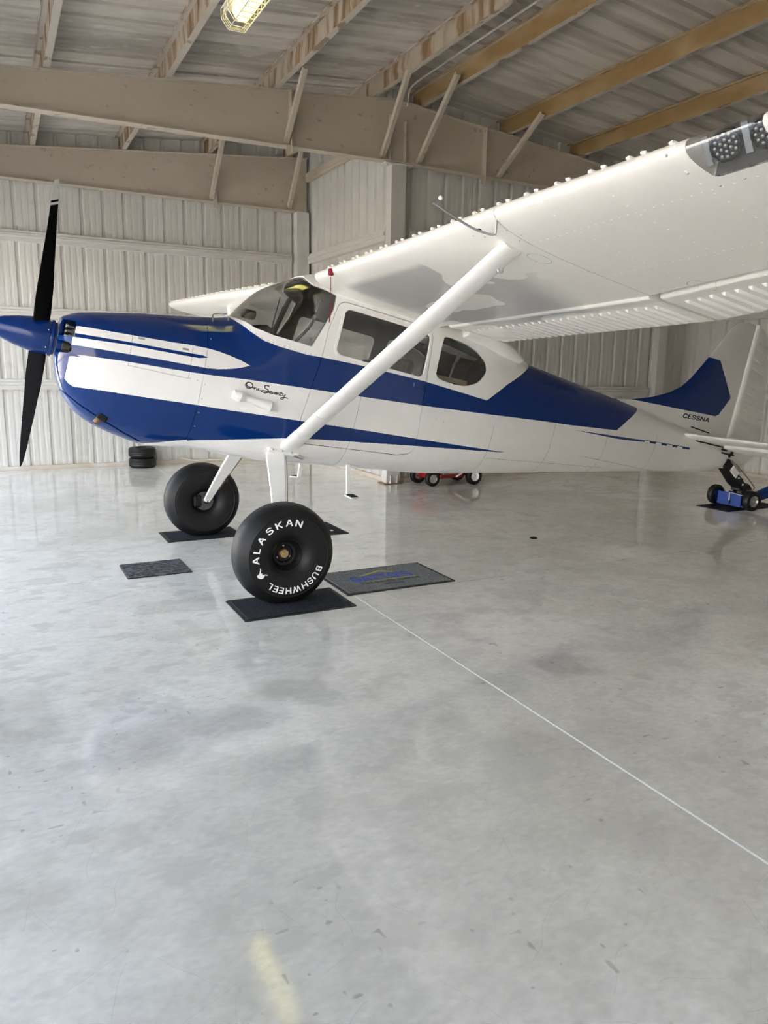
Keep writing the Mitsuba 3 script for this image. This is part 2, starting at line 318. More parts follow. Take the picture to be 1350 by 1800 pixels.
for (p, q) in (((3.05, 10.87, rafter_top(3.05)), (3.12, YB - .17, 4.05)), ((4.22, 10.81, rafter_top(4.2)), (4.38, YB - .17, 4.05))):
    add('roof_beam_001__brace', angle_bar(p, q, .055, .006), 'steel_paint')
add('roof_beam_001__splice_plate', bx(3.165, 3.23, YB - .20, YB - .19, 3.93, 4.5, .002), 'steel_paint')
def column(key, x0, x1, yc, d, ztop, label, plate=True):
    thing(key, label, 'column', 'pale steel columns of the hangar')
    add(key + '__front_flange', bx(x0, x1, yc - d / 2, yc - d / 2 + .012, 0.015, ztop, .002), 'wall_paint')
    add(key + '__back_flange', bx(x0, x1, yc + d / 2 - .012, yc + d / 2, 0.015, ztop, .002), 'wall_paint')
    xm = x0 + .02
    add(key + '__web', bx(xm - .012, xm, yc - d / 2 + .012, yc + d / 2 - .012, 0.015, ztop), 'wall_paint')
    if plate:
        add(key + '__base_plate', bx(x0 - .04, x1 + .02, yc - d / 2 - .03, yc + d / 2 + .02, 0, .016, .003), 'exhaust')
        for bx_ in (x0 + .06, x1 - .05):
            add(key + '__anchor_bolt', cat([lathe([(0, .016), (.012, .016), (.012, .12), (0, .12)], 8), lathe([(0, .016), (.024, .016), (.024, .034), (0, .034)], 6)]).apply_translation((bx_, yc - d / 2 - .018 + .0, 0)), 'galv')
        add(key + '__cap_plate', bx(x0 - .1, x1 + .1, yc - d / 2 - .02, yc + d / 2, ztop, ztop + .02, .003), 'wall_paint')
        for i in range(4):
            add(key + '__cap_bolt', lathe([(0, -.02), (.014, -.02), (.014, 0), (0, 0)], 6).apply_translation((x0 - .06 + i * (x1 - x0 + .12) / 3, yc - d / 2 - .001, ztop - .001)), 'galv')
column('column', 4.66, 4.87, 8.95, .16, 4.10, 'pale steel column standing in the middle behind the wing, under the tan roof beam')
column('column_001', 4.52, 4.73, YB - .11, .16, 4.02, 'pale steel column in the far back corner beside the back wall', plate=False)
column('column_002', 9.62, 9.80, 8.95, .14, 4.00, 'pale steel column behind the tail fin of the aircraft', plate=False)
def purlin(i, x, y0, y1, label, flip=1):
    key = 'purlin' if i == 0 else f'purlin_{i:03d}'
    thing(key, label, 'roof purlin', 'roof purlins under the ceiling sheets'); z = rafter_top(x) + .008
    P = [(x, z), (x + .065, z), (x + .065, z + .02), (x + .060, z + .02), (x + .060, z + .005), (x + .005, z + .005), (x + .005, z + .188), (x - .06, z + .188), (x - .06, z + .168), (x - .055, z + .168), (x - .055, z + .183), (x, z + .183)]
    add(key, poly_along(Polygon(P), 'y', y0, y1), 'purlin_steel')
PL = ['pale grey roof purlin at the far left of the ceiling', 'rust-streaked grey purlin with the lit lamp hanging from it', 'rust-streaked grey purlin next to the right of the lit lamp', 'rusty tan purlin just left of the thin ceiling pipe', 'ochre purlin just right of the thin ceiling pipe',
      'ochre purlin second to the right of the thin ceiling pipe', 'ochre purlin third to the right of the thin ceiling pipe', 'brown purlin lowest on the right, skimming the wing landing light']
for i, (x, yb) in enumerate(((.66, YB), (1.86, YB), (3.09, YB), (4.36, YB), (5.05, YC_), (6.41, YC_), (7.67, YC_), (8.93, YC_))): purlin(i, x, YN + .02, yb - .005, PL[i])
thing('ceiling_conduit', 'thin pale pipe running under the roof between two rusty purlins', 'pipe')
add('ceiling_conduit', tube(bend([(4.86, 8.86, 4.80), (4.86, 8.82, 4.98), (4.83, 8.6, 5.0), (4.82, 2.0, 5.0)], 6, .3), .012, 8), 'pale_pipe', True)
thing('wall_conduit', 'pale pipe bent along the floor at the foot of the back wall', 'pipe')
add('wall_conduit', tube(bend([(2.55, YB - .09, .10), (2.75, YB - .09, .05), (3.32, YB - .09, .05), (3.36, YB - .09, .30)], 5, .25), .014, 8), 'pale_pipe', True)

# caged lamp on the second purlin
thing('caged_lamp', 'lit yellow ceiling lamp behind a white wire cage', 'lamp')
lx, ly0, ly1, lz = 2.05, 5.55, 6.80, 4.44
add('caged_lamp__housing', bx(lx - .10, lx + .10, ly0, ly1, lz + .06, lz + .13, .01), 'lamp_housing')
scene['caged_lamp__tube'] = {**mikit.ply(tube([(lx, ly0 + .05, lz + .02), (lx, ly0 + .07, lz + .02), (lx, ly1 - .16, lz + .02), (lx, ly1 - .12, lz + .02)], [.05, .082, .082, .05], 20), smooth=True), 'bsdf': pr((.8, .75, .4), .5), 'emitter': {'type': 'area', 'radiance': {'type': 'rgb', 'value': list(LAMP_POWER)}}}
cage = []
prof = [(-.13, .07), (-.13, .0), (-.07, -.075), (.07, -.075), (.13, .0), (.13, .07)]
for j in range(0, 14):
    y = ly0 + (ly1 - ly0) * j / 13; cage.append(tube([(lx + a, y, lz + b) for a, b in prof], .004, 5))
for k in (.86, .7):
    cage.append(tube([(lx + a * k, ly1 - .004, lz + b * k) for a, b in prof], .004, 5))
for a, b in prof: cage.append(tube([(lx + a, ly0, lz + b), (lx + a, ly1, lz + b)], .0045, 5))
add('caged_lamp__wire_cage', cat(cage), 'wire_white')

# ------------------------------------------------------------------ aircraft: body frame
TH = math.radians(12.5); OB = np.array([.3845, 5.674, 1.7354])
RB = np.array([[math.cos(TH), 0, math.sin(TH)], [0, 1, 0], [-math.sin(TH), 0, math.cos(TH)]])   # columns s, y, t
def W(v): return np.asarray(v, float) @ RB.T + OB
def body(m):
    m = TM(m) if isinstance(m, m3.Manifold) else m.copy()
    m.vertices = W(m.vertices); return m
A = thing('airplane', 'blue and white high-wing taildragger aircraft with big black tundra tyres on the polished floor', 'airplane')
def ap(name, m, mat, smooth=False, label=None): return add(A + '__' + name, body(m), mat, smooth, label)
ST = np.array([
[0.015,.165,-.01,.135,-.15,2.2,2.2],[0.03,.255,-.015,.150,-.215,2.3,2.2],[0.06,.315,-.02,.168,-.295,2.4,2.3],[0.10,.350,-.03,.190,-.365,2.5,2.3],[0.20,.385,-.04,.222,-.470,2.5,2.4],[0.30,.405,-.05,.247,-.525,2.5,2.4],
[0.45,.425,-.06,.285,-.570,2.5,2.4],[0.70,.450,-.06,.338,-.612,2.4,2.5],[0.935,.475,-.05,.388,-.585,2.3,2.6],[1.15,.490,-.04,.452,-.578,2.3,3.0],[1.25,.495,-.03,.588,-.578,2.3,3.2],[1.35,.503,-.02,.712,-.576,2.4,3.4],
[1.48,.512,0.0,.805,-.572,2.6,3.6],[1.63,.520,0.0,.895,-.565,2.9,3.7],[1.80,.528,0.0,.955,-.545,3.5,3.7],[2.1,.535,0.0,.985,-.513,4.0,3.6],[2.6,.535,0.02,.965,-.465,4.0,3.5],[3.0,.525,0.04,.915,-.425,3.8,3.3],
[3.3,.508,0.06,.868,-.372,3.4,3.1],[3.6,.478,0.08,.800,-.325,2.9,2.9],[3.95,.432,0.12,.758,-.268,2.5,2.7],[4.45,.362,0.20,.732,-.180,2.3,2.5],[5.0,.290,0.27,.703,-.085,2.2,2.4],[5.5,.228,0.33,.672,0.005,2.2,2.3],
[6.2,.150,0.39,.622,0.125,2.1,2.2],[6.75,.095,0.42,.575,0.218,2.0,2.0],[7.0,.060,0.44,.540,0.300,2.0,2.0]])
_pf = [PI_(ST[:, 0], ST[:, k]) for k in range(1, 7)]
def halfw(s, t):
    b, tm, tt, tb, nu, nl = [float(f(min(max(s, .015), 7.))) for f in _pf]
    d, n = (tt - tm, nu) if t > tm else (tm - tb, nl)
    return b * (1 - min(abs(t - tm) / d, 1.) ** n) ** (1 / n)
def fsection(s, n, off):
    b, tm, tt, tb, nu, nl = [float(f(s)) for f in _pf]
    ph = np.linspace(0, 2 * np.pi, n, endpoint=False); ph = ph + .12 * np.sin(4 * ph)
    c, q = np.cos(ph), np.sin(ph); e = np.where(q >= 0, 2 / nu, 2 / nl)
    y = (b - off) * np.sign(c) * abs(c) ** e
    t = tm + np.where(q >= 0, tt - tm - off, tm - tb - off) * np.sign(q) * abs(q) ** e
    return np.stack([np.full(n, s), y, t], 1)
def loft(rings):
    n = len(rings[0]); V = np.vstack(list(rings) + [rings[0].mean(0)[None], rings[-1].mean(0)[None]]); Fc = []
    i = np.arange(n); k = (i + 1) % n
    for r in range(len(rings) - 1):
        a = r * n; b = a + n
        Fc += [np.stack([a + i, b + i, b + k], 1), np.stack([a + i, b + k, a + k], 1)]
    c0, c1 = len(rings) * n, len(rings) * n + 1; L = (len(rings) - 1) * n
    Fc += [np.stack([i * 0 + c0, i, k], 1), np.stack([i * 0 + c1, L + k, L + i], 1)]
    return trimesh.Trimesh(V, np.vstack(Fc), process=False)
SS_ = np.unique(np.concatenate([[.015, .022, .03, .04, .05, .06, .08], np.arange(.1, .95, .05), np.arange(.95, 1.15, .05), np.arange(1.15, 1.9, .03), np.arange(1.9, 3.2, .12), np.arange(3.2, 4., .08), np.arange(4.0, 7.01, .2), [7.0]]).round(4))
def fuse(off, s0=.015, s1=7.0, n=128):
    ss = [s for s in SS_ if s0 < s < s1]; return MF(loft([fsection(s, n, off) for s in [s0] + ss + [s1]]))
def prism(poly, y0=-2., y1=2.):
    """(s, t) polygon through y0..y1"""
    m = extrude(poly, y1 - y0); v = m.vertices.copy(); m.vertices = np.stack([v[:, 0], y1 - v[:, 2], v[:, 1]], 1); return MF(m)
def slab(s0, s1): return MF(bx(s0, s1, -9, 9, -3, 3))
def rnd(pts, r): p = Polygon(pts).buffer(0); return p.buffer(-r, quad_segs=8).buffer(r, quad_segs=8)
def smooth_poly(p, n=3):
    p = np.array(p, float)
    for _ in range(n): q = np.roll(p, -1, 0); p = np.stack([.8 * p + .2 * q, .2 * p + .8 * q], 1).reshape(-1, 2)
    return Polygon(p)
OUT, INN = fuse(0.), fuse(.02, .05, 6.9)
SHELL = OUT - INN
P_WS = Polygon([(1.12, .475), (1.145, .438), (1.25, .375), (1.374, .352), (1.66, .340), (1.784, .639), (1.802, .757), (1.74, .775), (1.64, .80), (1.61, .84), (1.61, 1.1), (1.1, 1.1)])
P_DW = rnd([(1.845, .335), (1.873, .645), (1.893, .678), (2.60, .680), (2.625, .66), (2.613, .345), (2.59, .333)], .045)
P_RW = smooth_poly([(2.749, .690), (2.726, .40), (2.749, .358), (2.922, .345), (3.046, .361), (3.165, .414), (3.242, .521), (3.211, .603), (3.106, .666), (2.969, .698), (2.80, .705)])
P_DOOR = rnd([(1.800, .63), (1.764, .49), (1.752, .292), (1.715, .038), (1.685, -.194), (1.680, -.37), (2.55, -.305), (2.661, -.273), (2.687, -.216), (2.664, .119), (2.652, .336), (2.645, .725), (1.83, .725)], .07)
BODY_ = SHELL ^ slab(.9365, 8.)
COWL = SHELL ^ slab(0., .934)
cut = prism(P_WS) + prism(P_RW) + prism(P_DW)
doorband = prism(P_DOOR.buffer(.004))
NEAR, FAR = MF(bx(-1, 9, -3, -.2, -3, 3)), MF(bx(-1, 9, .2, 3, -3, 3))
def cowl_inlets(M):
    for sg in (-1, 1):
        for a, b, c, d in ((.130, .345, .006, .124), (.125, .336, -.105, -.014)):
            q = extrude(rnd([(a, c), (b + .02, c + .01), (b, d - .01), (a, d)], .03), 1.); v = q.vertices.copy()
            q.vertices = np.stack([v[:, 2] - .5 + .02, sg * v[:, 0], v[:, 1]], 1) if sg < 0 else np.stack([v[:, 2] - .5 + .02, v[:, 0], v[:, 1]], 1)
            if sg < 0: q.faces = q.faces[:, ::-1]
            q.vertices[:, 0] = np.where(q.vertices[:, 0] > 0, .100, -.3)
            M = M - MF(q)
    return M
COWL = cowl_inlets(COWL)
BODY_ = BODY_ - cut - doorband
DOORS = (SHELL ^ prism(P_DOOR)) - prism(P_DW.buffer(.008))
# gear-leg openings are covered by cuffs
def lin(x, xs, ys):
    y = mi.Float(ys[0])
    for i in range(len(xs) - 1): y = y + (ys[i + 1] - ys[i]) / (xs[i + 1] - xs[i]) * dr.clip(x - xs[i], 0, xs[i + 1] - xs[i])
    return y
def to_body(p):
    x, y, z = p.x - float(OB[0]), p.y - float(OB[1]), p.z - float(OB[2])
    return x * float(RB[0, 0]) + z * float(RB[2, 0]), y, x * float(RB[0, 2]) + z * float(RB[2, 2])
BT = ([1.118, 1.127, 1.15, 1.224, 1.311, 1.425, 1.632, 1.753, 2.1, 2.617, 3.284, 3.479, 3.86, 3.90], [.70, .42, .398, .338, .297, .282, .274, .283, .300, .309, .294, .47, .735, .9])
BB = ([.085, .165, .445, .713, .943, 1.295, 1.719, 1.956, 2.664, 3.316, 4.027, 4.335, 5.025, 5.178, 5.432, 5.47], [-.11, -.091, -.066, -.05, -.033, .005, .039, .058, .119, .184, .259, .287, .365, .49, .668, 1.2])
WB = ([.13, .306, .577, .907, 1.116, 1.753, 1.919, 2.205, 2.669, 3.619], [-.306, -.291, -.275, -.253, -.242, -.202, -.191, -.172, -.148, -.093])
LB = ([.94, .981, 1.332, 1.5, 1.594, 1.839, 2.236, 2.69, 3.622], [-.52, -.505, -.418, -.378, -.357, -.315, -.264, -.205, -.095])
WF = ([-.310, -.303, -.290, -.265, -.231, -.197, -.17, -.145, -.125, -.113, -.106], [.20, .145, .115, .090, .070, .058, .055, .060, .074, .095, .15])
ST_T = ([.054, .122, .446, .688, .831, .93, 1.007, 1.10, 1.18, 1.242], [.074, .092, .113, .130, .143, .147, .145, .134, .118, .099])
ST_B = ([.061, .173, .437, .705, .849, .95, 1.023, 1.113, 1.18, 1.242], [-.04, -.032, -.017, 0., .006, .012, .022, .045, .070, .099])
MD_T = ([.055, .443, .694, .837, .914, .946], [.036, .064, .078, .087, .091, .084]); MD_B = ([.058, .427, .697, .84, .886, .946], [.010, .043, .056, .063, .067, .084])
DASH = ((5.573, 5.675), (5.768, 5.862), (5.958, 6.040), (6.132, 6.258))
BLUE, WHITE = (.0, .023, .132), (.80, .79, .76)
def f_livery(p, n, uv):
    s, y, t = to_body(p)
    inl = lambda a, b: (t > lin(s, *a)) & (t < lin(s, *b))
    band = (t > lin(s, *BB)) & ((t < lin(s, *BT)) | (s < 1.118)) & (s < 5.45) & ~((t > .676) & (s > 5.2))
    stripe = inl(ST_B, ST_T) & (s < 1.242) & (s > .088) & ~(inl(MD_B, MD_T) & (s < .946))
    low = (t < lin(s, *WB)) & ((t > lin(s, *LB)) | (s < .935)) & (s < 3.62)
    nose = (s < lin(t, *WF)) & (t < -.10)
    bowl = s < .105
    band = band | ((s < .09) & (t > -.115))
    blue = (band & ~stripe) | low | nose | ((s < .088) & (t < -.10)) 
    fin = (s > 5.40) & (t > .672 + 0. * s) & (t > lin(s, [5.40, 6.70, 6.74], [.742, .834, .86])) & (s < lin(t, [.70, .84, 1.069, 1.09, 1.5], [6.60, 6.735, 6.872, 6.868, 6.46])) & (t < 1.42)
    sl = (s > 4.425) & (s < 5.49) & (t < .256 + (s - 4.425) * .0884) & (t > .256 + (s - 4.425) * lin(s, [4.425, 5.015, 5.494], [.0474, .0474, .0716]))
    d = mi.Bool(False)
    ln = .352 + (s - 5.50) * .0728
    for a, b in DASH: d = d | ((s > a) & (s < b) & (t < ln + .003) & (t > ln - .021))
    d = d | ((s > 5.49) & (s < 6.25) & (dr.abs(t - ln) < .003))
    blue = (blue | ((fin | sl | d) & (s > 4.4))) & ~((s < .06) & (t > -.02) & (t < .10) & (dr.abs(y) > .5))
    tone = FB(s * 2.5, t * 4., y, 3)
    c = dr.select(blue, mi.Color3f(*BLUE), mi.Color3f(*WHITE) * (.95 + .08 * tone))
    # panel seams
    seam = mi.Bool(False)
    for s0, lo, hi in ((2.12, -.6, .1), (3.42, -.6, .1), (4.15, -.4, .3), (4.9, -.3, .33), (5.66, -.2, .45)):
        seam = seam | ((dr.abs(s - s0 - .03 * t) < .0018) & (t > lo) & (t < hi))
    seam = seam | ((dr.abs(t - (.02 + (s - 4.) * .03)) < .0015) & (s > 4.6) & (s < 6.3)) | ((dr.abs(t + .12 - (s - 4.) * .10) < .0015) & (s > 3.42) & (s < 5.0))
    seam = seam | (((dr.abs(s - .443) < .0018) | (dr.abs(s - .838) < .0018)) & (t > -.09) & (t < .14)) | ((dr.abs(t + .09 - (s - .443) * .012) < .0018) & (s > .443) & (s < .838))
    return dr.select(seam, c * .45, c)
scene['livery'] = pr(mikit.proc(f_livery), .08, specular=.38, clearcoat=.35, clearcoat_gloss=.97)
ap('cowling', COWL, 'livery', 40); ap('fuselage', BODY_, 'livery', 40)
ap('door', DOORS ^ NEAR, 'livery', 40); ap('door', DOORS ^ FAR, 'livery', 40)
# raised window frames and panes
GL = fuse(.006) - fuse(.0075, .03, 6.95)
FR = fuse(-.004, .02, 6.99) - fuse(.012, .04, 6.95)
for side in (NEAR, FAR):
    ap('window_frame', (FR ^ prism(P_DW.buffer(.022) - P_DW.buffer(.001))) ^ side, 'white_paint', 40)
    ap('door_window', GL ^ prism(P_DW.buffer(.006)) ^ side, 'window_glass', 40, 'clear tinted pane')
    ap('rear_window', GL ^ prism(P_RW.buffer(.006)) ^ side, 'window_glass', 40, 'rounded tinted pane')
ap('windshield', GL ^ prism(P_WS.buffer(.006)), 'window_glass', 40, 'curved tinted windshield')
LINE = (fuse(.0215, .99, 3.75) - fuse(.035, .99, 3.7)) ^ slab(1.0, 3.72)
ap('cabin_lining', LINE - cut, 'lining', 40, 'dark brown lining')
ap('bulkhead', MF(loft([fsection(3.6, 64, .036), fsection(3.615, 64, .036)])), 'lining', 40, 'dark cloth bulkhead')
ap('firewall', MF(loft([fsection(.95, 64, .022), fsection(.965, 64, .022)])), 'black_matte', 40)
ap('cabin_floor', fuse(.03, 1.0, 3.6) ^ MF(bx(1.0, 3.58, -.5, .5, -.36, -.34)), 'lining')
# windscreen trim screws, firewall screws
scr = trimesh.creation.icosphere(2, .0045)
def at_side(s, t, d=0.): return np.array([s, -(halfw(s, t) + d), t])
SCREWS = [(s, t - .012) for s, t in zip(np.linspace(1.22, 1.70, 13), np.interp(np.linspace(1.22, 1.70, 13), BT[0], BT[1]) + .022)]
SCREWS += [(.955, t) for t in (-.40, -.30, -.2, -.1, 0.02, .22, .3)] + [(.90, -.085), (.85, -.083), (2.74, .05), (2.82, .045), (2.90, .035)]
for s, t in SCREWS: ap('screw', scr.copy().apply_translation(at_side(s, t, -.001)), 'grey_metal', True)
# spinner, blades
def sc(pr_): return lathe(pr_, 40, 'x')
spin = sc([(0, -.445), (.022, -.43), (.05, -.375), (.074, -.315), (.098, -.235), (.115, -.15), (.1195, -.09), (.118, -.035), (.112, -.034), (.112, -.03)] + [(0, -.03)])
spin.apply_translation((0, 0, -.013)); ap('spinner', spin, 'blue_paint', 30, 'pointed blue nose cone')
bp = sc([(0, -.028), (.122, -.028), (.124, -.02), (.124, -.008), (.112, -.004), (.112, .010), (0, .010)]); bp.apply_translation((0, 0, -.013)); ap('spinner_plate', bp, 'blue_paint', 30)
for i in range(6):
    a = i * math.pi / 3 + .4
    ap('plate_bolt', trimesh.creation.icosphere(2, .006).apply_translation((-.045, -.1175 * math.cos(a), -.013 + .1175 * math.sin(a))), 'chrome', True)
def blade_rings(lo, hi, n, tipc=(.115, .085)):
    out = []
    for f in np.linspace(lo, hi, n):
        R = .06 + f * .955
        ch = np.interp(f, [0, .1, .3, .55, .8, .95, 1.], [.12, .15, .175, .165, .13, *tipc]); be = math.radians(np.interp(f, [0, .15, .4, .7, 1.], [48, 42, 30, 23, 20]))
        th = np.interp(f, [0, .15, .5, 1.], [.055, .032, .016, .006])
        a = np.linspace(0, 2 * np.pi, 24, endpoint=False)
        x = ch * .5 * np.cos(a); zz = th * .5 * np.sin(a) * (1 + .3 * np.cos(a))
        tip = .0 if f < .93 else (f - .93) / .07 * .05
        out.append(np.stack([x * math.sin(be) + zz * math.cos(be), x * math.cos(be) - zz * math.sin(be) , np.full(24, R)], 1) + [0, tip * .4, 0])
    return out
def blade(sign, tilt):
    R_, k = .93, .37; v = np.array([tilt, -k * sign, R_ * sign]); v /= np.linalg.norm(v)
    s = np.array([1., 0, 0]) - v * v[0]; s /= np.linalg.norm(s); y = np.cross(v, s)
    M = np.eye(4); M[:3, 0], M[:3, 1], M[:3, 2], M[:3, 3] = s, y, v, (-.088, 0, -.012)
    return M
for sign, tilt in ((1, -.065), (-1, .032)):
    M = blade(sign, tilt); k = None
    for nm, lo, hi, mt in (('black', 0, .845 if sign > 0 else 1., 'blade_black'),) + ((('tip_band', .845, .862, 'letter_white'), ('gap', .862, .876, 'blade_black'), ('tip', .876, 1., 'letter_white')) if sign > 0 else ()):
        m = loft(blade_rings(lo, hi, 30 if nm == 'black' else 8, (.115, .085) if sign > 0 else (.075, .012))); m.apply_transform(M)
        if nm == 'black': k = ap('propeller_blade', m, mt, 40, 'black propeller blade' + (' pointing up with white tip' if sign > 0 else ' pointing down'))
        else: add(k + '__' + {'gap': 'black_band'}.get(nm, nm), body(m), mt, 40)
    if sign > 0:
        lab = cat([bx(-.004, .004, -.001, .001, .40, .475), bx(.016, .022, -.001, .001, .415, .47), bx(.010, .026, -.001, .001, .45, .458)])
        be = math.radians(30); q = np.array([[math.sin(be), math.cos(be), 0], [math.cos(be), -math.sin(be), 0], [0, 0, 1]])
        lab.vertices = (lab.vertices - [0.012, .012, 0]) @ q; lab.apply_transform(M); add(k + '__decal', body(lab), 'letter_white')
# engine seen through the inlets
eng = [bx(.10, .85, -.33, .33, -.20, .12, .05)]
for sg in (-1, 1):
    for j in range(6): eng.append(bx(.065 + .0 , .10, sg * .14 - .07, sg * .14 + .07, -.09 + j * .033, -.078 + j * .033))
    eng.append(lathe([(0, .045), (.03, .045), (.03, .09), (0, .09)], 16, 'x').apply_translation((0, sg * .19, -.06)))
ap('engine', cat(eng), 'engine')
ap('exhaust_pipe', tube(bend([(.39, -.22, -.44), (.35, -.243, -.475), (.325, -.255, -.515)], 5), .021, 14), 'exhaust', True, 'rusty brown exhaust stub')
lip = MF(loft([fsection(s, 96, -.004) for s in (.68, .75, .85, .945)])) - MF(loft([fsection(s, 96, .012) for s in (.66, .75, .85, .96)]))
ap('cowl_flap', lip ^ prism(Polygon([(.655, -.9), (.70, -.592), (.945, -.508), (.945, -.9)])), 'white_paint', 40, 'white lower cowl lip')
chin = (fuse(-.006, .03, 1.0) - fuse(.004, .04, .99)) ^ prism(rnd([(.085, -.345), (.20, -.415), (.33, -.475), (.50, -.545), (.655, -.598), (.655, -.8), (.085, -.8)], .004))
ap('chin_panel', chin, 'livery', 40, 'lower blue chin panel of the cowling')
ap('exhaust_cutout', bx(-.035, .035, -.02, .012, -.022, .022, .008).apply_transform(trimesh.transformations.rotation_matrix(.45, (0, 1, 0))).apply_translation((.36, -.268, -.468)), 'black_matte')
for s in (.50, .79): # latches
    ap('latch', bx(-.022, .022, -.004, .004, -.007, .007, .002).apply_translation(at_side(s, .105, .001)), 'grey_metal')
for (s0, s1) in ((.985, 1.10),):
    for yy in (-.19, ):
        ap('deck_handle', tube(bend([(s0, yy - .05, .355), (s0, yy, .418), (s1, yy + .03, .448), (s1, yy - .03, .395)], 5), .0045, 8), 'chrome', True)
# venturi horn
vent = lathe([(0, -.14), (.018, -.14), (.030, -.135), (.043, -.085), (.026, -.045), (.021, -.03), (.024, 0.), (.033, .09), (.042, .145), (.036, .145), (.015, .06), (0, .06)], 24, 'x')
R = trimesh.transformations.rotation_matrix(math.radians(6), (0, 1, 0)); vent.apply_transform(R); vent.apply_translation(at_side(1.28, -.137, .046))
ap('venturi', vent, 'white_paint', 35, 'white venturi horn on the side'); ap('venturi_mount', tube([at_side(1.26, -.135, -.02), at_side(1.26, -.135, .03)], .014, 10), 'white_paint', True)
hb = at_side(2.59, .262, .004); ap('door_handle', bx(-.045, .045, -.006, .006, -.02, .02, .004).apply_translation(hb), 'blue_paint')

# lettering laid on the skin
def skin_text(poly, s0, t0, rot, d0=-.0012, d1=.0012, y_of=None):
    m = extrude(poly.segmentize(.006) if hasattr(poly, 'segmentize') else poly, 1.0); v = m.vertices
    c, s = math.cos(rot), math.sin(rot); S_, T_ = s0 + v[:, 0] * c - v[:, 1] * s, t0 + v[:, 0] * s + v[:, 1] * c
    h = np.array([halfw(a, b) if y_of is None else y_of(a, b) for a, b in zip(S_, T_)])
    m.vertices = np.stack([S_, -(h + np.where(v[:, 2] > .5, d1, d0)), T_], 1); return m
def script_poly():
    L = []
    def st(p, w=.0024):
        p = np.array(p, float); q = [p[0]]
        for i in range(len(p) - 1):
            a, b = p[max(i - 1, 0)], p[min(i + 2, len(p) - 1)]
            for u in np.linspace(0, 1, 8)[1:]: q.append(.5 * (2 * p[i] + (p[i + 1] - a) * u + (2 * a - 5 * p[i] + 4 * p[i + 1] - b) * u * u + (3 * p[i] - a - 3 * p[i + 1] + b) * u ** 3))
        L.append(LineString(q).buffer(w))
    st([(.02, .055), (.004, .045), (.0, .028), (.015, .014), (.038, .016), (.052, .032), (.045, .048), (.02, .053), (.006, .040), (.016, .024), (.045, .024), (.066, .022)], .0034)   # O
    st([(.066, .022), (.070, .030), (.068, .013), (.074, .026), (.083, .026), (.084, .014), (.092, .014)])                                                                     # n
    st([(.092, .014), (.101, .022), (.099, .029), (.093, .022), (.097, .013), (.112, .016), (.125, .022)])                                                                     # e
    st([(.168, .060), (.155, .064), (.138, .056), (.142, .043), (.166, .034), (.170, .018), (.148, .008), (.122, .012), (.126, .020), (.152, .022), (.180, .024)], .0034)     # S
    st([(.178, .016), (.192, .024), (.190, .031), (.183, .025), (.186, .015), (.198, .017)])                                                                                   # e
    st([(.196, .030), (.203, .015), (.212, .029), (.219, .027)])                                                                                                               # v
    st([(.216, .020), (.228, .025), (.226, .032), (.219, .026), (.222, .016), (.234, .019)])                                                                                   # e
    st([(.234, .030), (.234, .016), (.241, .028), (.249, .028), (.250, .017), (.257, .018)])                                                                                   # n
    st([(.268, .044), (.262, .020), (.268, .016), (.276, .020)]); st([(.252, .036), (.284, .034)])                                                                              # t
    st([(.278, .032), (.280, .020), (.290, .019), (.298, .032), (.288, -.002), (.272, -.006), (.274, .004), (.300, .012), (.322, .010)])                                       # y
    return unary_union(L)
ap('script_lettering', skin_text(script_poly(), 1.232, -.070, -.02), 'ink', False, 'One Seventy in dark script')
def flat_text(txt, h, sx=1.0, bold=True):
    m = meshkit.text_mesh(txt, h, .002, bold); sec = m.section(plane_origin=(0, 0, .001), plane_normal=(0, 0, 1))
    p = sec.to_2D(to_2D=np.eye(4))[0] if False else None
    m.vertices[:, 0] *= sx; return m
# ------------------------------------------------------------------ wing
DI = math.tan(math.radians(2.2))
def naca(x): return .6 * (.2969 * np.sqrt(x) - .126 * x - .3516 * x ** 2 + .2843 * x ** 3 - .1036 * x ** 4)
def camber(x): return np.where(x < .4, .02 / .16 * (.8 * x - x * x), .02 / .36 * (.2 + .8 * x - x * x))
def wdim(w): 
    f = np.clip((w - 2.62) / (5.49 - 2.62), 0, 1); c = 1.662 - .50 * f; sle = 1.6 + .07 * f
    return c, sle, .853 + (w - .5) * DI + .012 * f, math.radians(2.66 - 2.2 * f)
def wpt(w, x, z):
    c, sle, tle, inc = wdim(w); return np.stack([sle + c * (x * math.cos(inc) + z * math.sin(inc)), np.full_like(x, -w), tle + c * (z * math.cos(inc) - x * math.sin(inc))], 1)
XU = (1 - np.cos(np.linspace(0, np.pi * .62, 26))) / 2; XU = XU / XU[-1]
def low(x): return camber(x) - naca(x)
def upp(x): return camber(x) + naca(x)
def main_sec(w, xl=.665, xu=.79):
    a, b = XU[::-1] * xu, XU[1:] * xl
    x = np.concatenate([a, b, np.linspace(xl, xu, 4)[1:-1]]); z = np.concatenate([upp(a), low(b), np.linspace(low(np.array(xl)) * .35 + .02, upp(np.array(xu)) - .004, 4)[1:-1]])
    return wpt(w, x, z)
WST = [.44, .6, 1., 1.5, 2., 2.4, 2.62, 3., 3.4, 3.7, 3.85, 4., 4.4, 4.8, 5.2, 5.36, 5.45, 5.49]
def tipscale(r, w):
    if w > 5.25:
        f = (w - 5.25) / .24; c = r.mean(0); r = r.copy(); r[:, [0, 2]] = c[[0, 2]] + (r[:, [0, 2]] - c[[0, 2]]) * math.sqrt(max(1 - f * f, .03)); 
    return r
WING = MF(loft([tipscale(main_sec(w), w)[::-1] for w in WST]))
def low_t(s, w):
    c, sle, tle, inc = wdim(w); x = np.clip((s - sle) / c, 0, 1); return tle + c * (float(low(np.array(x))) - x * math.sin(inc))
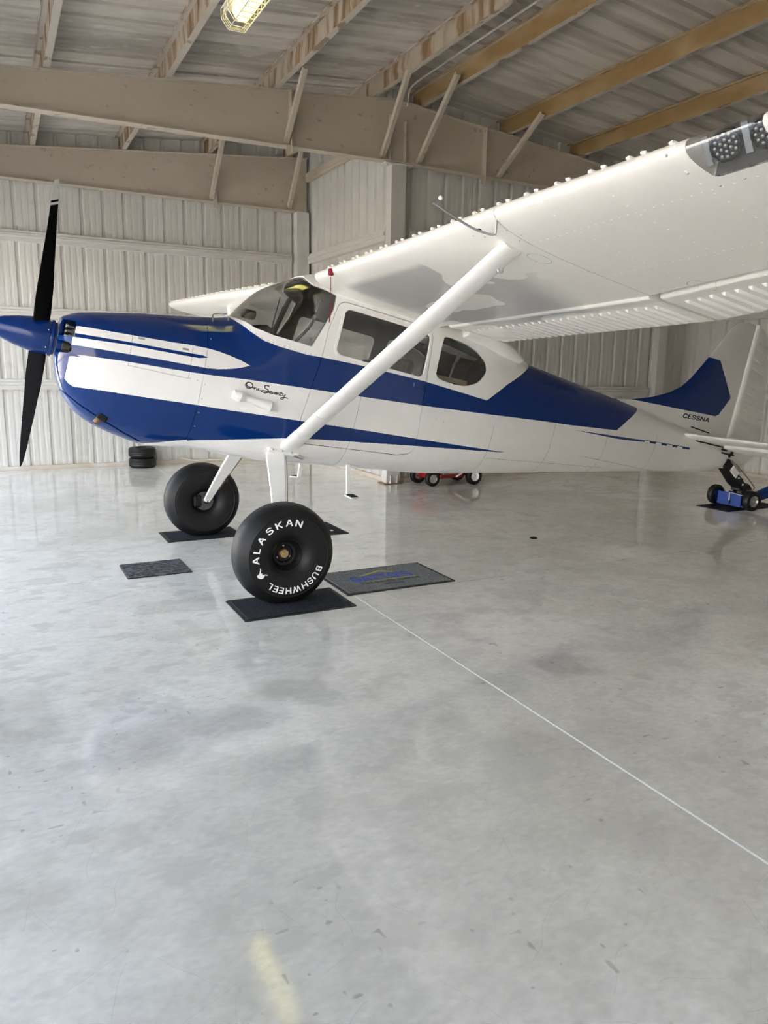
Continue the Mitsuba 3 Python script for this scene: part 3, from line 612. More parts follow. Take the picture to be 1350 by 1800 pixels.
# landing light opening: prism in (s, w)
LL = rnd([(1.40, 3.69), (1.64, 3.70), (1.79, 3.72), (1.79, 4.03), (1.66, 3.99), (1.40, 3.97)], .03)
m = extrude(LL, 1.6); v = m.vertices.copy(); m.vertices = np.stack([v[:, 0], -v[:, 1], v[:, 2] + .2], 1); m.faces = m.faces[:, ::-1] if MF(m).volume() < 0 else m.faces
LLP = MF(m)
inner = MF(loft([tipscale(wpt(w, np.concatenate([XU[::-1] * .6, XU[1:] * .6]), np.concatenate([upp(XU[::-1] * .6), low(XU[1:] * .6)]) * .9), w)[::-1] for w in (3.5, 3.7, 3.85, 4., 4.2)]))
pocket = LLP
NEARW = WING - pocket
def f_wing(p, n, uv):
    s, y, t = to_body(p); w = dr.abs(y)
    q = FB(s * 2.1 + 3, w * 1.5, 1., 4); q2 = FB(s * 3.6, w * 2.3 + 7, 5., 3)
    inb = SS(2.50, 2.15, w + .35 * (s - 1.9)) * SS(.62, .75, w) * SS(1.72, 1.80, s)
    refl_blotch = SS(.475, .49, q + .25 * (q2 - .5)) * inb  # grey blotches paint wavy reflections of the surroundings into the underside colour
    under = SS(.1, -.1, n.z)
    c = MIX((.68, .67, .625), (.38, .38, .37), refl_blotch * under * .85)
    riv = mi.Bool(False)
    for s0 in (1.85, 2.35, 2.66): riv = riv | ((dr.abs(s - s0) < .0035) & (dr.abs(w * 22. - dr.floor(w * 22.) - .5) < .08) & (w > 2.62))
    for w0 in (2.95, 3.3, 3.65): riv = riv | ((dr.abs(w - w0) < .0035) & (dr.abs(s * 12. - dr.floor(s * 12.) - .5) < .045))
    c = dr.select(riv, mi.Color3f(.95, .95, .93), c)
    seam = (dr.abs(w - 2.625) < .0022) & (s > 1.58)
    r2 = dr.sqrt(dr.square((s - 2.70) / .085) + dr.square((w - 2.96) / .06))
    seam = seam | ((dr.abs(r2 - 1) < .02) & (t < 1.2))
    r3 = dr.sqrt(dr.square((s - 2.0) / .07) + dr.square((w - 2.52) / .05)); seam = seam | ((dr.abs(r3 - 1) < .03) & (t < 1.2))
    return dr.select(seam, c * .5, c)
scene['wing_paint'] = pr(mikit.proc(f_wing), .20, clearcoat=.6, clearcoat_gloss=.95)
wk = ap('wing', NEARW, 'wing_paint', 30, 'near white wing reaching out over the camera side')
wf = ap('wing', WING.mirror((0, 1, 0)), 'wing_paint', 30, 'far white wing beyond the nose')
# flap and aileron with pressed beads
def flap_sec(w, x0, drop, nose):
    c = wdim(w)[0]; r = nose / c; a = np.linspace(math.pi * .5, math.pi * 1.5, 10)
    zc = float(low(np.array(x0))) + r - drop / c
    bot = np.concatenate([np.linspace(x0 + r, x0 + r + .06, 4), np.linspace(x0 + r + .06, 1., 8)[1:]]); top = np.linspace(1., x0 + r, 12)
    zb = np.interp(bot, [x0 + r, x0 + r + .06, 1.], [zc - r, float(low(np.array(x0 + r + .06))) - .001, -.001]); zt = np.interp(top, [x0 + r, .80, 1.], [zc + r, float(upp(np.array(.80))) - .006, .001])
    x = np.concatenate([x0 + r + r * np.cos(a), bot, top]); z = np.concatenate([zc + r * np.sin(a), zb, zt])
    keep = np.concatenate([[True], np.hypot(np.diff(x), np.diff(z)) > 1e-5])
    return wpt(w, x[keep], z[keep])
def trail(name, w0, w1, x0, drop, nose, mirror, label, nb):
    m = MF(loft([flap_sec(w, x0, drop, nose)[::-1] for w in np.linspace(w0, w1, 6)])); m = m.mirror((0, 1, 0)) if mirror else m
    k = ap(name, m, 'wing_paint', 40, label)
    for i in range(nb):
        w = w0 + .06 + (w1 - w0 - .12) * (i + .5) / nb; x = np.array([.765, .985]); c = wdim(w)[0]
        z = np.interp(x, [x0 + nose / c + .06, 1.], [float(low(np.array(x0 + nose / c + .06))) - .001, -.001]); p = wpt(w, x, z)
        b = trimesh.convex.convex_hull(np.array([p[0] + [0, -.015, 0], p[0] + [0, .015, 0], p[0] + [.02, -.005, -.013], p[0] + [.02, .005, -.013], p[1] + [0, -.014, 0], p[1] + [0, .014, 0], p[1] + [-.01, -.005, -.011], p[1] + [-.01, .005, -.011], p[0] + [0, 0, .004], p[1] + [0, 0, .003]]))
        if mirror: b.vertices *= [1, -1, 1]; b.faces = b.faces[:, ::-1]
        add(k + '__bead', body(b), 'white_paint')
trail('flap', .60, 2.61, .665, .012, .034, False, 'near ribbed white flap', 26)
trail('aileron', 2.64, 5.2, .70, .002, .022, False, 'near ribbed white aileron', 30)
trail('flap', .60, 2.61, .665, .012, .034, True, None, 26); trail('aileron', 2.64, 5.2, .70, .002, .022, True, None, 30)
# wing-root fillet aft of the cabin
for sg in (-1, 1):
    ap('root_fillet', MF(loft([np.stack([np.full(20, s), sg * (yc + ry * np.cos(a_)), tc + rz * np.sin(a_)], 1)[::sg] for s, yc, ry, tc, rz in ((2.95, .46, .10, .80, .06), (3.2, .45, .12, .785, .06), (3.35, .42, .12, .765, .058), (3.5, .37, .11, .745, .05), (3.66, .30, .08, .725, .03)) for a_ in [np.linspace(0, 2 * np.pi, 20, endpoint=False)]])), 'white_paint', 40)
# landing lights in their bay
bay = [bx(1.795, 1.81, -4.04, -3.68, .80, 1.06), bx(1.50, 1.81, -3.692, -3.684, .84, 1.05), bx(1.50, 1.81, -4.05, -4.04, .84, 1.06)]
bk = ap('light_bay', WING ^ LLP ^ slab(1.778, 1.79), 'bay_grey')
cw = [(3.79, 0.), (3.945, 0.)]
for w, _ in cw:
    tc = low_t(1.72, w) + .058; ctr = np.array([1.722, -w, tc])
    N = np.array([-.72, -.25, -.62]); N /= np.linalg.norm(N); e = np.cross(N, [0, 1., 0]); e /= np.linalg.norm(e); g = np.cross(N, e)
    M = np.eye(4); M[:3, 0], M[:3, 1], M[:3, 2], M[:3, 3] = e, g, N, ctr - N * .0
    lp = lathe([(0, -.030), (.050, -.030), (.053, 0), (.053, .012), (.048, .014), (.048, .004), (0, .004)], 32); lp.apply_transform(M)
    k = ap('landing_light', lp, 'black_metal', 30, 'round landing light with many small reflectors')
    for r_, n_ in ((0, 1), (.019, 6), (.037, 12)):
        for j in range(n_):
            a_ = 2 * math.pi * j / n_; q = trimesh.creation.icosphere(1, .0068); q.apply_scale((1, 1, .6)); q.apply_translation((r_ * math.cos(a_), r_ * math.sin(a_), .006)); q.apply_transform(M)
            add(k + '__reflector', body(q), 'lamp_reflector', True)
    for dw in (-.068, .068):
        q = bx(-.05, .05, -.012, .012, -.004, .004, .001); q.apply_translation((0, dw, -.006)); q.apply_transform(M); add(k + '__bracket', body(q), 'grey_metal')
lens = (WING - MF(loft([tipscale(wpt(w, np.concatenate([XU[::-1] * .6, XU[1:] * .6]), np.concatenate([upp(XU[::-1] * .6), low(XU[1:] * .6)])), w)[::-1] * [1, 1, 1] + [.0018, 0, 0] for w in (3.6, 3.7, 3.85, 4., 4.1)]))) ^ LLP ^ slab(1., 1.79)
ap('light_lens', lens, 'lens_glass', 30, 'clear lens over the landing lights')
# vortex generators on both leading edges
vg = bx(-.022, .026, -.012, .012, -.008, .0025, .002); VG0 = None
for sg in (-1, 1):
    for i in range(46):
        w = .62 + (i // 2) * .2 + (.065 if i % 2 else 0)
        x = np.array([.022]); p = wpt(w, x, upp(x))[0] * [1, 1 if sg < 0 else -1, 1]
        R = trimesh.transformations.rotation_matrix((1 if i % 2 else -1) * .25, (0, 0, 1)); q = vg.copy(); q.apply_transform(R); q.apply_translation(p)
        if sg < 0 and 3.66 < w < 4.04: continue
        add((wk if sg < 0 else wf) + '__vortex_generator', body(q), 'white_paint')
# pitot hook, vent square, screws under the wing
pit = tube(bend([(1.63, -2.62, low_t(1.63, 2.62)), (1.66, -2.60, low_t(1.66, 2.6) - .05), (1.56, -2.54, low_t(1.62, 2.54) - .055), (1.34, -2.50, low_t(1.62, 2.5) + .005)], 7), [.006] * 16, 8)
ap('pitot_tube', pit, 'grey_metal', True, 'grey curved pitot tube under the wing'); ap('pitot_tube', trimesh.creation.icosphere(2, .011).apply_translation((1.37, -2.51, low_t(1.62, 2.5) + .035)), 'letter_white', True, 'small white bead on the pitot tube')
ap('stall_vent', bx(1.64, 1.67, -2.47, -2.44, low_t(1.655, 2.46) - .004, low_t(1.655, 2.46) + .01, .002), 'black_matte')
for s, w in ((1.70, 2.44), (1.71, 2.52), (1.67, 2.38), (1.70, 2.62), (1.76, 2.66), (1.80, 2.6)): ap('screw', scr.copy().apply_translation((s, -w, low_t(s, w))), 'grey_metal', True)
for s, w in ((1.63, 3.62), (1.72, 3.65), (1.84, 3.70), (1.84, 3.80), (1.84, 3.92), (1.84, 4.02)): ap('screw', trimesh.creation.icosphere(2, .005).apply_translation((s, -w, low_t(s, w))), 'grey_metal', True)
# struts
def strut(sg):
    p0, p1 = np.array([1.655, sg * .44, -.425]), np.array([1.84, sg * 2.50, low_t(1.84, 2.50) + .01]); n = 14
    a = np.linspace(0, 2 * np.pi, 28, endpoint=False); rings = []
    d = (p1 - p0) / np.linalg.norm(p1 - p0); ch = np.array([1., 0, 0]) - d * d[0]; ch /= np.linalg.norm(ch); nn = np.cross(d, ch)
    for f in np.linspace(0, 1, n):
        c_, t_ = .068, .026
        rings.append(p0 + (p1 - p0) * f + (c_ * np.cos(a))[:, None] * ch + (t_ * np.sin(a) * (1 - .25 * np.cos(a)))[:, None] * nn)
    k = ap('wing_strut', MF(loft(rings)), 'white_paint', 40, ('near' if sg < 0 else 'far') + ' white streamlined wing strut')
    for f in (.0, .21):
        rr = [p0 + (p1 - p0) * (f + e_) + (.0715 * np.cos(a))[:, None] * ch + (.0295 * np.sin(a) * (1 - .25 * np.cos(a)))[:, None] * nn for e_ in ((0, .10) if f == 0 else (0, .012))]
        add(k + '__cuff', body(MF(loft(rr))), 'white_paint', 40)
    ring = trimesh.creation.torus(.016, .004, 20, 8); ring.apply_transform(trimesh.transformations.rotation_matrix(1.2, (1, 0, 0))); ring.apply_translation(p0 + (p1 - p0) * .93 + ch * .045 - nn * sg * .0 + [0, sg * .03, -.01]); add(k + '__tie_ring', body(ring), 'chrome', True)
strut(-1); strut(1)

# ------------------------------------------------------------------ tail
def foil(n=20):
    x = (1 - np.cos(np.linspace(0, np.pi, n))) / 2; return np.concatenate([x, x[-2:0:-1]]), np.concatenate([naca(x), -naca(x[-2:0:-1])]) / .12
FX, FZ = foil()
LEF = ([.55, .69, .715, .742, .838, .927, 1.023, 1.15, 1.45, 1.80, 1.90, 1.93], [5.0, 5.10, 5.25, 5.40, 5.706, 5.913, 6.068, 6.19, 6.40, 6.62, 6.74, 6.86])
def hinge(t): return 6.985 + .02 * (t - .7)
fin = MF(loft([np.stack([np.interp(t, *LEF) + (hinge(t) - np.interp(t, *LEF)) * FX, FZ * np.interp(t, [.5, .74, 1., 1.6, 1.93], [.07, .045, .075, .06, .022]) * (1 - .35 * FX) * .9, np.full_like(FX, t)], 1) for t in np.concatenate([np.linspace(.55, 1.1, 24), np.linspace(1.15, 1.93, 18)])]))
ap('tail_fin', fin, 'livery', 40, 'blue and white tail fin')
TE_T, TE_S = [.30, .33, .40, .52, .75, 1.27, 1.75, 1.88, 1.94], [7.14, 7.25, 7.40, 7.52, 7.565, 7.44, 7.30, 7.22, 7.08]
rud = MF(loft([np.stack([hinge(t) + .012 + (np.interp(t, TE_T, TE_S) - hinge(t) - .012) * FX, np.interp(FX, [0, .05, .12, 1], [.004, .026, .030, .003]) * np.sign(FZ + 1e-9) * np.where(np.abs(FZ) < 1e-6, 0, 1), np.full_like(FX, t)], 1) for t in np.concatenate([np.linspace(.30, .5, 8), np.linspace(.55, 1.94, 24)])]))
rk = ap('rudder', rud, 'white_paint', 30, 'ribbed white rudder')
for j in range(13):
    t = .62 + j * .095; s0, s1 = hinge(t) + .06, np.interp(t - .05, TE_T, TE_S) - .015
    for sg in (-1, 1):
        add(rk + '__bead', body(trimesh.convex.convex_hull(np.array([(s0, sg * .027, t + .012), (s0, sg * .027, t - .008), (s0 + .02, sg * .0345, t), (s1, sg * .004, t - .05 + .006), (s1, sg * .004, t - .05 - .006), (s1 - .02, sg * .008, t - .048)]))), 'white_paint')
def stab_sec(w, a, b): 
    le = 6.15 + .13 * (w - .1) if w < 1.45 else 6.32 + .9 * (w - 1.45); hg = 6.78; te = 7.14 - .10 * (w - .1) ** 2 + (.0 if w > .3 else -.25 * (.3 - w) / .2)
    return le, hg, te
def tailplane(sg):
    rings, er = [], []
    for w in (.04, .1, .3, .6, .9, 1.2, 1.45, 1.55, 1.62):
        le, hg, te = stab_sec(w, 0, 0); k = 1. if w < 1.5 else (.75 if w < 1.6 else .3)
        rings.append(np.stack([le + (hg - le) * FX, np.full_like(FX, sg * w), .535 + FZ * .062 * k * (1 - .3 * FX)], 1)[::sg])
    for w in (.14, .22, .3, .6, .9, 1.2, 1.45, 1.55, 1.62):
        le, hg, te = stab_sec(w, 0, 0); k = 1. if w < 1.5 else .5
        er.append(np.stack([hg + .01 + (te - hg) * FX, np.full_like(FX, sg * w), .535 - .012 * FX - .03 * FX + np.interp(FX, [0, .08, .15, 1], [.004, .026, .028, .003]) * k * np.sign(FZ + 1e-9) * np.where(np.abs(FZ) < 1e-6, 0, 1)], 1)[::sg])
    ap('tailplane', MF(loft(rings)), 'white_paint', 40, ('near' if sg < 0 else 'far') + ' white tailplane')
    k = ap('elevator', MF(loft(er)), 'white_paint', 30, ('near' if sg < 0 else 'far') + ' ribbed white elevator')
    for j in range(15):
        w = .2 + j * .093; le, hg, te = stab_sec(w, 0, 0)
        for up in (-1, 1):
            q = [(hg + .07, sg * (w - .011), .53 + up * .026), (hg + .07, sg * (w + .011), .53 + up * .026), (hg + .09, sg * w, .53 + up * .034), (te - .02, sg * (w - .009), .497 + up * .004), (te - .02, sg * (w + .009), .497 + up * .004), (te - .04, sg * w, .498 + up * .010)]
            add(k + '__bead', body(trimesh.convex.convex_hull(np.array(q))), 'white_paint')
    ap('tailplane_seal', tube([(s, sg * (halfw(s, .515 + .0) + .004), t) for s, t in zip(np.linspace(6.36, 6.90, 8), np.linspace(.500, .522, 8))], .007, 8), 'black_matte', True)
tailplane(-1); tailplane(1)
ap('fin_seal', tube([(s, -(.052 - (s - 6.3) * .03), t) for s, t in zip(np.linspace(6.31, 6.62, 6), np.linspace(.640, .632, 6))], .006, 8), 'black_matte', True)
cz = meshkit.text_mesh('CESSNA', .046, .003, True); ext = cz.bounds; cz.apply_translation(-ext[0]); sx = .44 / (ext[1] - ext[0])[0]
cz.vertices[:, 0] *= sx; cz.vertices[:, 0] += .18 * cz.vertices[:, 1]
r_ = math.atan2(.036, .43); V_ = cz.vertices.copy(); S2 = 6.185 + V_[:, 0] * math.cos(r_) - V_[:, 1] * math.sin(r_); T2 = .712 + V_[:, 0] * math.sin(r_) + V_[:, 1] * math.cos(r_)
def fin_y(s, t):
    le = np.interp(t, *LEF); f = np.clip((s - le) / (hinge(t) - le), 0, 1); return np.interp(f, FX[:20], FZ[:20]) * np.interp(t, [.5, .74, 1., 1.6, 1.93], [.07, .045, .075, .06, .022]) * (1 - .35 * f) * .9
cz.vertices = np.stack([S2, -(np.array([fin_y(a, b) for a, b in zip(S2, T2)]) - .001 + V_[:, 2]), T2], 1)
ap('fin_lettering', cz, 'ink', False, 'CESSNA in dark capitals')

# ------------------------------------------------------------------ main gear (world frame)
def aw(name, m, mat, smooth=False, label=None): return add(A + '__' + name, m, mat, smooth, label)
AX, AZ, WC = 1.63, .338, 1.10; YC = float(OB[1]); TR = .345
TP = [(.112, .088), (.125, .104), (.150, .120), (.180, .128), (.205, .132), (.252, .131), (.268, .127), (.274, .129), (.282, .124), (.300, .111), (.318, .094), (.332, .072), (.341, .045), (TR, 0)]
def side_y(r): return np.interp(r, [a for a, b in TP], [b for a, b in TP])
def wheel(sg):
    cy = YC + sg * WC
    full = TP + [(r, -y) for r, y in TP[::-1][1:]] + [(.112, .088)]
    tz = np.linspace(0, 1, 1)
    m = lathe([(r, y) for r, y in full], 96, 'y'); m.apply_translation((AX, cy, AZ))
    m.vertices[:, 2] = np.maximum(m.vertices[:, 2], .0125)
    tk = aw('tire', m, 'rubber', 30, ('near' if sg < 0 else 'far') + ' fat black tundra tyre')
    o = sg
    rim = lathe([(0, .0), (.03, .005), (.055, .012), (.062, .030), (.078, .034), (.084, .055), (.098, .072), (.106, .086), (.114, .090), (.117, .084), (.110, .05), (.110, -.05), (.117, -.084), (.110, -.09), (.095, -.07), (.06, -.05), (0, -.05)], 64, 'y')
    if sg < 0: rim.vertices[:, 1] *= -1; rim.faces = rim.faces[:, ::-1]
    rim.apply_translation((AX, cy, AZ)); k = aw('wheel_rim', rim, 'black_metal', 30, 'black wheel rim')
    for j in range(3):
        a_ = math.radians(90 + 120 * j); b = lathe([(0, 0), (.007, 0), (.007, .012), (0, .012)], 6, 'y'); 
        b.apply_translation((AX + .052 * math.cos(a_), cy + sg * .012 - (0.0 if sg < 0 else .0), AZ + .052 * math.sin(a_))); add(k + '__bolt', b, 'grey_metal')
    cap = lathe([(0, .044), (.013, .044), (.014, .036), (.027, .036), (.034, .029), (.034, 0), (0, 0)], 32, 'y')
    if sg < 0: cap.vertices[:, 1] *= -1; cap.faces = cap.faces[:, ::-1]
    cap.apply_translation((AX, cy, AZ)); aw('hub_cap', cap, 'brass', 30, 'brass coloured hub cap')
    return tk
tkn = wheel(-1); tkf = wheel(1)
cyn = YC - WC
def on_tire(poly_m, ang_c, r0, height=.0014):
    """letter mesh (x along the tangent clockwise, y outward) laid on the near sidewall"""
    v = poly_m.vertices; th = ang_c - v[:, 0] / (r0 + .02); r = r0 + v[:, 1]
    y = side_y(r); poly_m.vertices = np.stack([AX + r * np.cos(th), cyn - (y - .0006 + np.where(v[:, 2] > v[:, 2].mean(), height, 0)), AZ + r * np.sin(th)], 1); return poly_m
def letters(txt, angs, r0, h):
    ms = []
    for i, ch in enumerate(txt):
        m = meshkit.text_mesh(ch, h, .002, True); w = m.bounds[1][0] - m.bounds[0][0]
        m.vertices[:, 0] -= (m.bounds[0][0] + w / 2); m.vertices[:, 0] *= (1.42 if txt[0] == 'A' else 1.15) if ch != 'W' else 1.0
        m = m.subdivide_to_size(.012) if len(m.faces) < 4000 else m
        ms.append(on_tire(m, math.radians(angs[i]), r0, .0016))
    return ms
for ch, m in zip('ALASKAN', letters('ALASKAN', (181, 164, 146, 126, 108, 90, 73), .208, .041)): add(tkn + '__letter', m, 'letter_white')
for ch, m in zip('BUSHWHEEL', letters('BUSHWHEEL', (-26, -39, -51, -63, -78, -92.5, -105, -115.5, -127), .208, .041)): add(tkn + '__letter', m, 'letter_white')
AK = unary_union([Polygon([(-.030, .014), (-.026, .030), (-.012, .040), (.004, .043), (.016, .040), (.017, .012), (.010, .006), (.002, .0), (-.004, .006), (-.012, -.002), (-.018, .004), (-.026, .002)]),
                  LineString([(.012, .010), (.022, .004), (.030, -.006), (.040, -.010)]).buffer(.004), LineString([(-.014, .004), (-.028, -.008), (-.042, -.012)]).buffer(.0035)])
amap = extrude(AK, .002).subdivide_to_size(.01); amap.vertices[:, :2] = amap.vertices[:, :2] @ np.array([[0.9, .25], [-.25, .9]])
add(tkn + '__map_emblem', on_tire(amap, math.radians(206), .207), 'letter_white')
val = trimesh.creation.torus(.013, .003, 20, 8); val.apply_transform(trimesh.transformations.rotation_matrix(math.pi / 2, (1, 0, 0)))
a_ = math.radians(-22); val.apply_translation((AX + .185 * math.cos(a_), cyn - .129, AZ + .185 * math.sin(a_))); add(tkn + '__valve_mark', val, 'rubber_edge', True)
def leg(sg):
    top, bot = np.array([1.825, YC + sg * .40, .925]), np.array([1.645, YC + sg * .985, .345]); rings = []
    side = np.array([1., 0, 0])
    for f in np.linspace(0, 1, 12):
        p = top + (bot - top) * f + np.array([0, sg * .05 * math.sin(math.pi * f) * .5, 0]); hw = .072 * (1 - f) + .030 * f; th = .013
        d = (bot - top) / np.linalg.norm(bot - top); n = np.cross(d, side); n /= np.linalg.norm(n); s_ = np.cross(n, d)
        rings.append(np.array([p + a * hw * s_ + b * th * n for a, b in ((-1, -.6), (-.93, -1), (.93, -1), (1, -.6), (1, .6), (.93, 1), (-.93, 1), (-1, .6))]))
    m = MF(loft(rings)); k = aw('gear_leg', TM(m), 'white_paint', 25, ('near' if sg < 0 else 'far') + ' white spring gear leg')
    add(k + '__axle', tube([bot + [0, -sg * .02, 0], (AX, YC + sg * (WC - .02), AZ)], .026, 14), 'chrome', True)
    add(k + '__brake_disc', lathe([(0, -.012), (.085, -.012), (.085, .012), (0, .012)], 32, 'y').apply_translation((AX, YC + sg * (WC - .075), AZ)), 'engine', 30)
    add(k + '__brake_caliper', bx(AX - .10, AX - .03, YC + sg * (WC - .085) - .03, YC + sg * (WC - .085) + .03, AZ - .05, AZ + .06, .012), 'black_metal')
    pts = [top + (bot - top) * f + np.array([.072 * (1 - f) + .030 * f + .018, sg * .025 * math.sin(math.pi * f), 0]) for f in np.linspace(.05, .8, 8)]
    add(k + '__brake_line', tube(pts, .004, 6), 'exhaust' if sg > 0 else 'grey_metal', True)
    add(k + '__line_clip', bx(-.012, .012, -.02, .02, -.03, .03, .004).apply_translation(top + (bot - top) * .62 + np.array([.07, 0, 0])), 'black_matte')
    cuff = [top + np.array([-.10, -sg * .03, .04]), top + np.array([.10, -sg * .03, .0])]
    q = MF(loft([np.array([(1.735 + sx_, sy_, zz) for sx_, sy_ in ((-.0, 0), (.19, 0))] + [(1.925, YC + sg * .30, zz), (1.735, YC + sg * .30, zz)])[:4] for zz in (.9,)] * 2)) if False else None
leg(-1); leg(1)
for sg in (-1, 1):  # gear box cuff on the belly corner, with bolts
    ck = ap('gear_cuff', bx(1.50, 1.76, min(sg * .36, sg * .46), max(sg * .36, sg * .46), -.475, -.435, .015), 'white_paint')
    for j in range(3): add(ck + '__bolt', body(trimesh.creation.icosphere(1, .007).apply_translation((1.54 + j * .075, sg * .461, -.452))), 'grey_metal', True)
    ap('fuel_drain', tube([(1.72, sg * .44, -.47), (1.79, sg * .45, -.475)], .016, 12), 'chrome', True)
    x0, dx = (2.45, .072) if sg < 0 else (2.34, -.08)
    z0, z1 = (.84, .555) if sg < 0 else (.84, .61)
    lean = 0. if sg < 0 else -.035
    k = aw('entry_step', cat([bar((x0, YC + sg * .35, z0), (x0 + lean, YC + sg * .36, z1), .022, .034, (1, 0, 0)), bar((x0 + lean, YC + sg * .36, z1 + .006), (x0 + lean + (.01 if sg < 0 else -.01), YC + sg * .47, z1 - .004), .075, .012)]), 'white_paint', False, 'white entry step hanging below the cabin')
    add(k + '__tread', bar((x0 + lean, YC + sg * .38, z1 + .0135), (x0 + lean + (.01 if sg < 0 else -.01), YC + sg * .465, z1 + .004), .06, .004), 'black_matte')

# ------------------------------------------------------------------ cabin interior
def seat(y):
    k = ap('seat', cat([bx(2.0, 2.48, y - .21, y + .21, -.14, -.02, .03)]), 'seat_cloth', False, 'dark front seat')
    b = bx(-.05, .05, -.21, .21, 0, .52, .03); b.apply_transform(trimesh.transformations.rotation_matrix(.16, (0, 1, 0))); b.apply_translation((2.46, y, -.06)); add(k + '__backrest', body(b), 'seat_cloth')
    add(k + '__frame', body(bx(2.05, 2.4, y - .18, y + .18, -.37, -.14, .01)), 'black_matte')
seat(-.23); seat(.23)
k = ap('rear_bench', bx(2.85, 3.3, -.42, .42, -.16, -.04, .03), 'seat_cloth'); add(k + '__backrest', body(bx(3.30, 3.40, -.42, .42, -.06, .42, .03)), 'seat_cloth')
dash = fuse(.04, 1.1, 1.6) ^ MF(bx(1.38, 1.44, -.46, .46, .02, .335)); ap('instrument_panel', dash, 'black_matte', 30)
for y in (-.3, -.18, .16, .3): add(A + '__instrument_panel__gauge', body(lathe([(0, 0), (.038, 0), (.038, .008), (0, .008)], 20, 'x').apply_translation((1.441, y, .22))), 'grey_metal')
ap('glare_shield', MF(loft([np.array([(s, y, t + .0) for y, t in ((-.40, .30), (-.3, .355), (0, .40 + q), (.3, .355), (.40, .30), (0, .26))]) for s, q in ((1.24, .0), (1.32, .03), (1.46, .07), (1.50, .05))])), 'black_matte', 30)
for sg in (-1, 1):
    y = sg * .23; a = np.linspace(-.2, math.pi + .2, 14)
    yk = ap('control_yoke', cat([tube([(1.44, y, .14), (1.66, y, .16)], .014, 10), tube([(1.66, y + .13 * math.cos(q), .20 - .10 * math.sin(q)) for q in a], .014, 10)]), 'black_matte', True)
ap('compass', bx(-.05, .05, -.045, .045, -.03, .035, .012).apply_translation((1.30, 0, .505)), 'black_matte'); ap('compass_mount', tube([(1.52, 0, .70), (1.50, 0, .44)], .004, 6), 'black_matte', True)
for sg in (-1, 1): ap('cabin_tube', tube(bend([(1.55, sg * .42, .34), (1.66, sg * .42, .50), (1.70, sg * .40, .70)], 5), .012, 8), 'black_matte', True)
ap('roof_post', bar((1.62, .40, .34), (1.74, .40, .80), .05, .03), 'lining')
for y in (-.02,): ap('dome_light', trimesh.creation.icosphere(2, .03).apply_translation((1.70, y - .25, .84)), 'letter_white', True)

# tail wheel
aw('tail_spring', tube(bend([(7.18, YC, .70), (7.34, YC, .58), (7.52, YC, .40), (7.62, YC, .315)], 5), .022, 10), 'black_metal', True)
aw('tail_spring_clamp', bar((7.26, YC, .64), (7.33, YC, .57), .075, .06), 'white_paint')
aw('tailwheel_pivot', cat([bar((7.32, YC, .58), (7.56, YC, .34), .13, .12), lathe([(0, 0), (.045, 0), (.045, .12), (0, .12)], 20).apply_translation((7.63, YC, .25)), bar((7.46, YC, .44), (7.66, YC, .26), .15, .09)]), 'black_metal', False, 'black tailwheel bracket')
tw = lathe([(.045, .035), (.07, .042), (.095, .036), (.108, .018), (.110, 0), (.108, -.018), (.095, -.036), (.07, -.042), (.045, -.035), (.045, .035)], 40, 'y'); tw.apply_translation((7.74, YC, .20)); aw('tailwheel', tw, 'rubber', 30, 'small black tailwheel')
aw('tailwheel_fork', cat([bx(7.62, 7.78, YC + s_ * .055 - .006, YC + s_ * .055 + .006, .16, .27, .004) for s_ in (-1, 1)] + [bx(7.58, 7.72, YC - .06, YC + .06, .235, .27, .006)]), 'black_metal')
aw('steering_cable', tube(bend([(7.42, YC - .10, .56), (7.62, YC - .11, .40), (7.78, YC - .11, .27), (7.77, YC - .09, .235), (7.68, YC - .08, .235)], 5, .3), .005, 6), 'exhaust', True)
aw('steering_arm', tube([(7.16, YC - .10, .70), (7.36, YC - .10, .66)], .009, 8), 'black_metal', True); aw('steering_arm', tube([(7.18, YC - .08, .735), (7.26, YC - .08, .72)], .012, 8), 'black_metal', True)
aw('rudder_horn', bar((7.34, YC - .1, .70), (7.40, YC + .02, .60), .03, .02), 'black_metal')

aw('tail_spring_clamp', bar((7.40, YC - .075, .52), (7.50, YC - .075, .43), .02, .10), 'white_paint'); aw('tailwheel_spring', tube([(7.34, YC - .10, .60), (7.50, YC - .10, .47)], .014, 8), 'grey_metal', True)
for q_ in ((7.42, .50), (7.52, .39), (7.60, .31)): aw('tailwheel_bolt', trimesh.creation.icosphere(1, .013).apply_translation((q_[0], YC - .078, q_[1])), 'chrome', True)
# ------------------------------------------------------------------ things on the floor
def wheel_at(key, c, axis, R_, w, rim_mat, hub=.5):
    prof = [(R_ * .55, w * .42), (R_ * .75, w * .5), (R_ * .93, w * .42), (R_, w * .25), (R_, -w * .25), (R_ * .93, -w * .42), (R_ * .75, -w * .5), (R_ * .55, -w * .42), (R_ * .55, w * .42)]
    a = np.asarray(axis, float); a /= np.linalg.norm(a); M = np.eye(4); e = np.cross(a, [0, 0, 1.]); e /= np.linalg.norm(e); M[:3, 0], M[:3, 1], M[:3, 2], M[:3, 3] = e, np.cross(a, e), a, c
    t = lathe(prof, 40); t.apply_transform(M); k = add(key + '__wheel', t, 'rubber', 30)
    h = lathe([(0, w * .30), (R_ * .14, w * .32), (R_ * .18, w * .18), (R_ * .42, w * .12), (R_ * .52, w * .40), (R_ * .57, w * .42), (R_ * .57, -w * .42), (R_ * .5, -w * .4), (R_ * .42, -w * .12), (R_ * .18, -w * .18), (R_ * .14, -w * .32), (0, -w * .30)], 32); h.apply_transform(M); add(k + '__rim', h, rim_mat, 30)
    return k
D = 'tail_dolly'
thing(D, 'blue two-wheeled tail dolly carrying the tailwheel', 'dolly')
